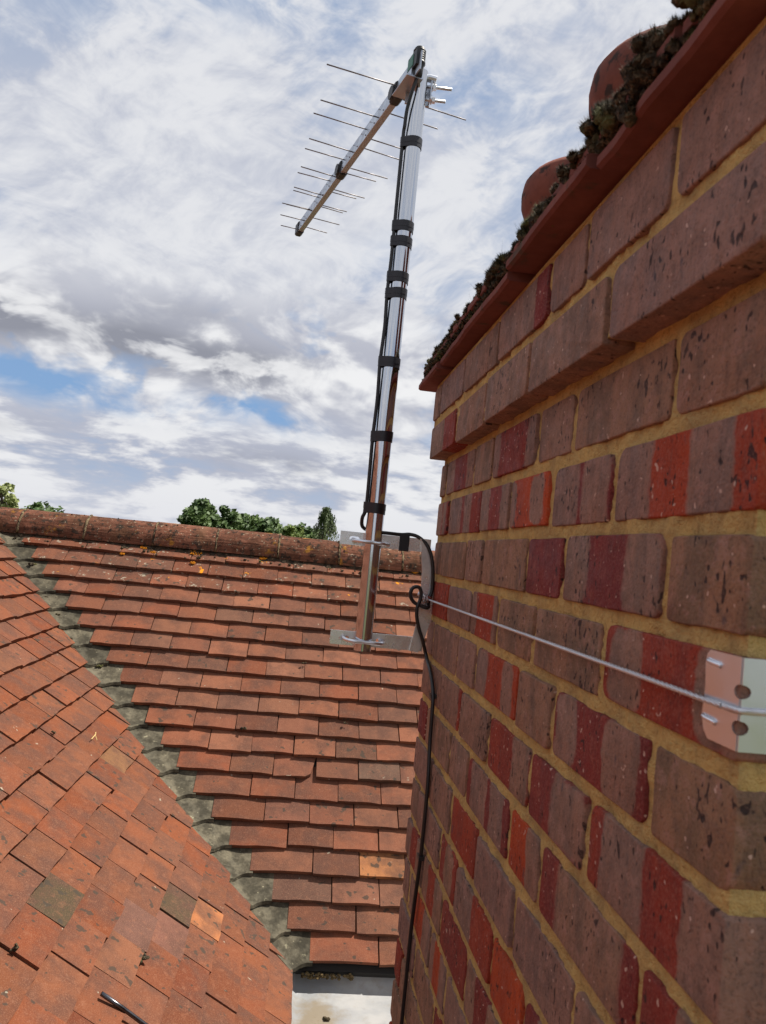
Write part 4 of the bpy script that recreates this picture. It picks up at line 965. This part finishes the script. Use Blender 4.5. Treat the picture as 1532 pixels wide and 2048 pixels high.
def tree(px, top, wpx, dist, label, mat, n, leaf, kind='round', seed=0, base_h=.42, name='broadleaf_tree'):
    rd_ = random.Random(seed); d_ = ray(px, top); d_ = d_*(dist/d_.y); H = d_.z-GZ; rad = wpx/F_PX*dist/2
    t = thing(name, (d_.x, d_.y, GZ), label, 'tree', 'trees beyond the ridge'); B = Vector((d_.x, d_.y, GZ)); b_ = MB(); l_ = MB()
    b_.tube(spline([B, B+Vector((rad*.05, 0, H*.3)), B+Vector((-rad*.06, .1, H*.6)), B+Vector((0, 0, H*.93))], 4), [H*.025*(1-.9*i/12) for i in range(13)], 8)
    lobes = []; rv = rad*{'round': 1.15, 'low': 1.0, 'sparse': 1.6, 'weep': 2.2}[kind]; C0 = B+Vector((0, 0, H-rv))
    for i in range({'round': 46, 'sparse': 26, 'weep': 30, 'low': 34}[kind]):
        u = Vector((rd_.gauss(0, 1), rd_.gauss(0, 1), rd_.gauss(.25, 1))).normalized()*rd_.uniform(.45, .86)
        if kind == 'weep': u.x *= .45+.75*max(0, .55-u.z*.55); u.y *= .7
        u *= 1+.22*mnoise.noise(u*2.3+Vector((seed*3.1, 0, 0)))
        c = C0+Vector((u.x*rad, u.y*rad, u.z*rv)); lobes.append((c, rad*rd_.uniform(.13, .30)))
        if i % 2 == 0: b_.tube(spline([C0-Vector((0, 0, rv*.7)), C0.lerp(c, .45)-Vector((0, 0, rv*.15)), c], 3), [q*H/9 for q in (.10, .08, .07, .055, .045, .03, .015)], 5)
    for i in range(n):
        c, r0 = rd_.choice(lobes); q = Vector((rd_.gauss(0, 1), rd_.gauss(0, 1), rd_.gauss(0, .8)))
        q = q.normalized()*r0*rd_.uniform(.35, 1.05)**.6
        if kind == 'weep': q = Vector((q.x*.75, q.y*.75, -abs(rd_.gauss(0, 1))*r0*1.5+r0*.3))
        if kind == 'sparse': q *= .75
        P = c+q; P.z = min(P.z, B.z+H)
        a = Vector((rd_.gauss(0, 1), rd_.gauss(0, 1), rd_.gauss(0, .7))).normalized(); s1 = leaf*rd_.uniform(.6, 1.25); e = a.orthogonal().normalized()*s1*.5
        if kind == 'weep': a = Vector((rd_.gauss(0, .25), rd_.gauss(0, .25), -1)).normalized(); e = a.orthogonal().normalized()*s1*.32; s1 *= 1.5
        k = len(l_.v); l_.v += [P-a*s1*.6, P+e, P+a*s1*.6, P-e]; l_.f.append((k, k+1, k+2, k+3))
    if kind == 'weep':                           # arching boughs with hanging sprays
        b_, l_ = MB(), MB(); b_.tube(spline([B, B+Vector((.05, 0, H*.5)), B+Vector((-.05, 0, H*.8)), B+Vector((.12, 0, H*.99))], 5), [H*.014*(1-.92*i/15) for i in range(16)], 7)
        for i in range(60):
            f_ = 1-rd_.random()**1.2*.42; th = rd_.uniform(0, 6.283); reach = rad*min(1.5, .2+(1-f_)*7.5)*rd_.uniform(.5, 1.0); d0 = Vector((math.cos(th), math.sin(th), 0)); a = B+Vector((0, 0, H*f_-.25))
            arc = spline([a, a+d0*reach*.5+Vector((0, 0, reach*.32)), a+d0*reach-Vector((0, 0, reach*.05))], 5); b_.tube(arc, [.022*(1-.08*k) for k in range(len(arc))], 4)
            for P0 in arc[2:]:
                for _ in range(2):
                    ln = rd_.uniform(.15, .6); q = P0+Vector((rd_.gauss(0, .07), rd_.gauss(0, .07), 0)); k = 0.0
                    while k < ln:
                        P = q-Vector((rd_.gauss(0, .03), rd_.gauss(0, .03), k)); a2 = Vector((rd_.gauss(0, .5), rd_.gauss(0, .5), -1)).normalized(); s1 = leaf*rd_.uniform(.5, 1.0); e = a2.orthogonal().normalized()*s1*.34
                        m_ = len(l_.v); l_.v += [P-a2*s1*.6, P+e, P+a2*s1*.6, P-e]; l_.f.append((m_, m_+1, m_+2, m_+3)); k += leaf*.75
    kid(b_.build('trunk', M_BARK, smooth=True), t); kid(l_.build('crown', mat), t)
tree(402, 1000, 92, 46, 'tall dark green tree at the left of the far tree group', M_LEAF, 4200, .26, 'round', 1)
tree(462, 1009, 98, 48, 'dark green tree second from left in the far group', M_LEAF, 4400, .26, 'round', 2)
tree(502, 1020, 78, 52, 'narrow dark tree squeezed between two rounder trees', M_LEAF, 3000, .26, 'round', 3)
tree(536, 1028, 86, 47, 'rounded mid green tree at the right of the dark group', M_LEAF, 3800, .26, 'round', 4)
tree(578, 1030, 62, 55, 'thin sparse tree with open crown behind a pale bush', M_LEAF3, 700, .24, 'sparse', 5)
tree(588, 1048, 66, 44, 'pale yellow green bushy tree just above the ridge', M_LEAF2, 2600, .22, 'low', 6)
tree(617, 1046, 74, 50, 'low dark tree left of the drooping birch', M_LEAF, 2200, .24, 'round', 7)
tree(655, 1008, 62, 42, 'drooping birch with wispy hanging branches next to the mast', M_LEAF3, 2100, .15, 'weep', 8, .40, 'birch_tree')
tree(86, 994, 120, 60, 'dark rounded tree beyond the left end of the ridge', M_LEAF, 4200, .30, 'round', 9)
tree(16, 962, 56, 24, 'young tree with pale yellow green leaves at the left edge', M_LEAF4, 520, .17, 'sparse', 10, .5)
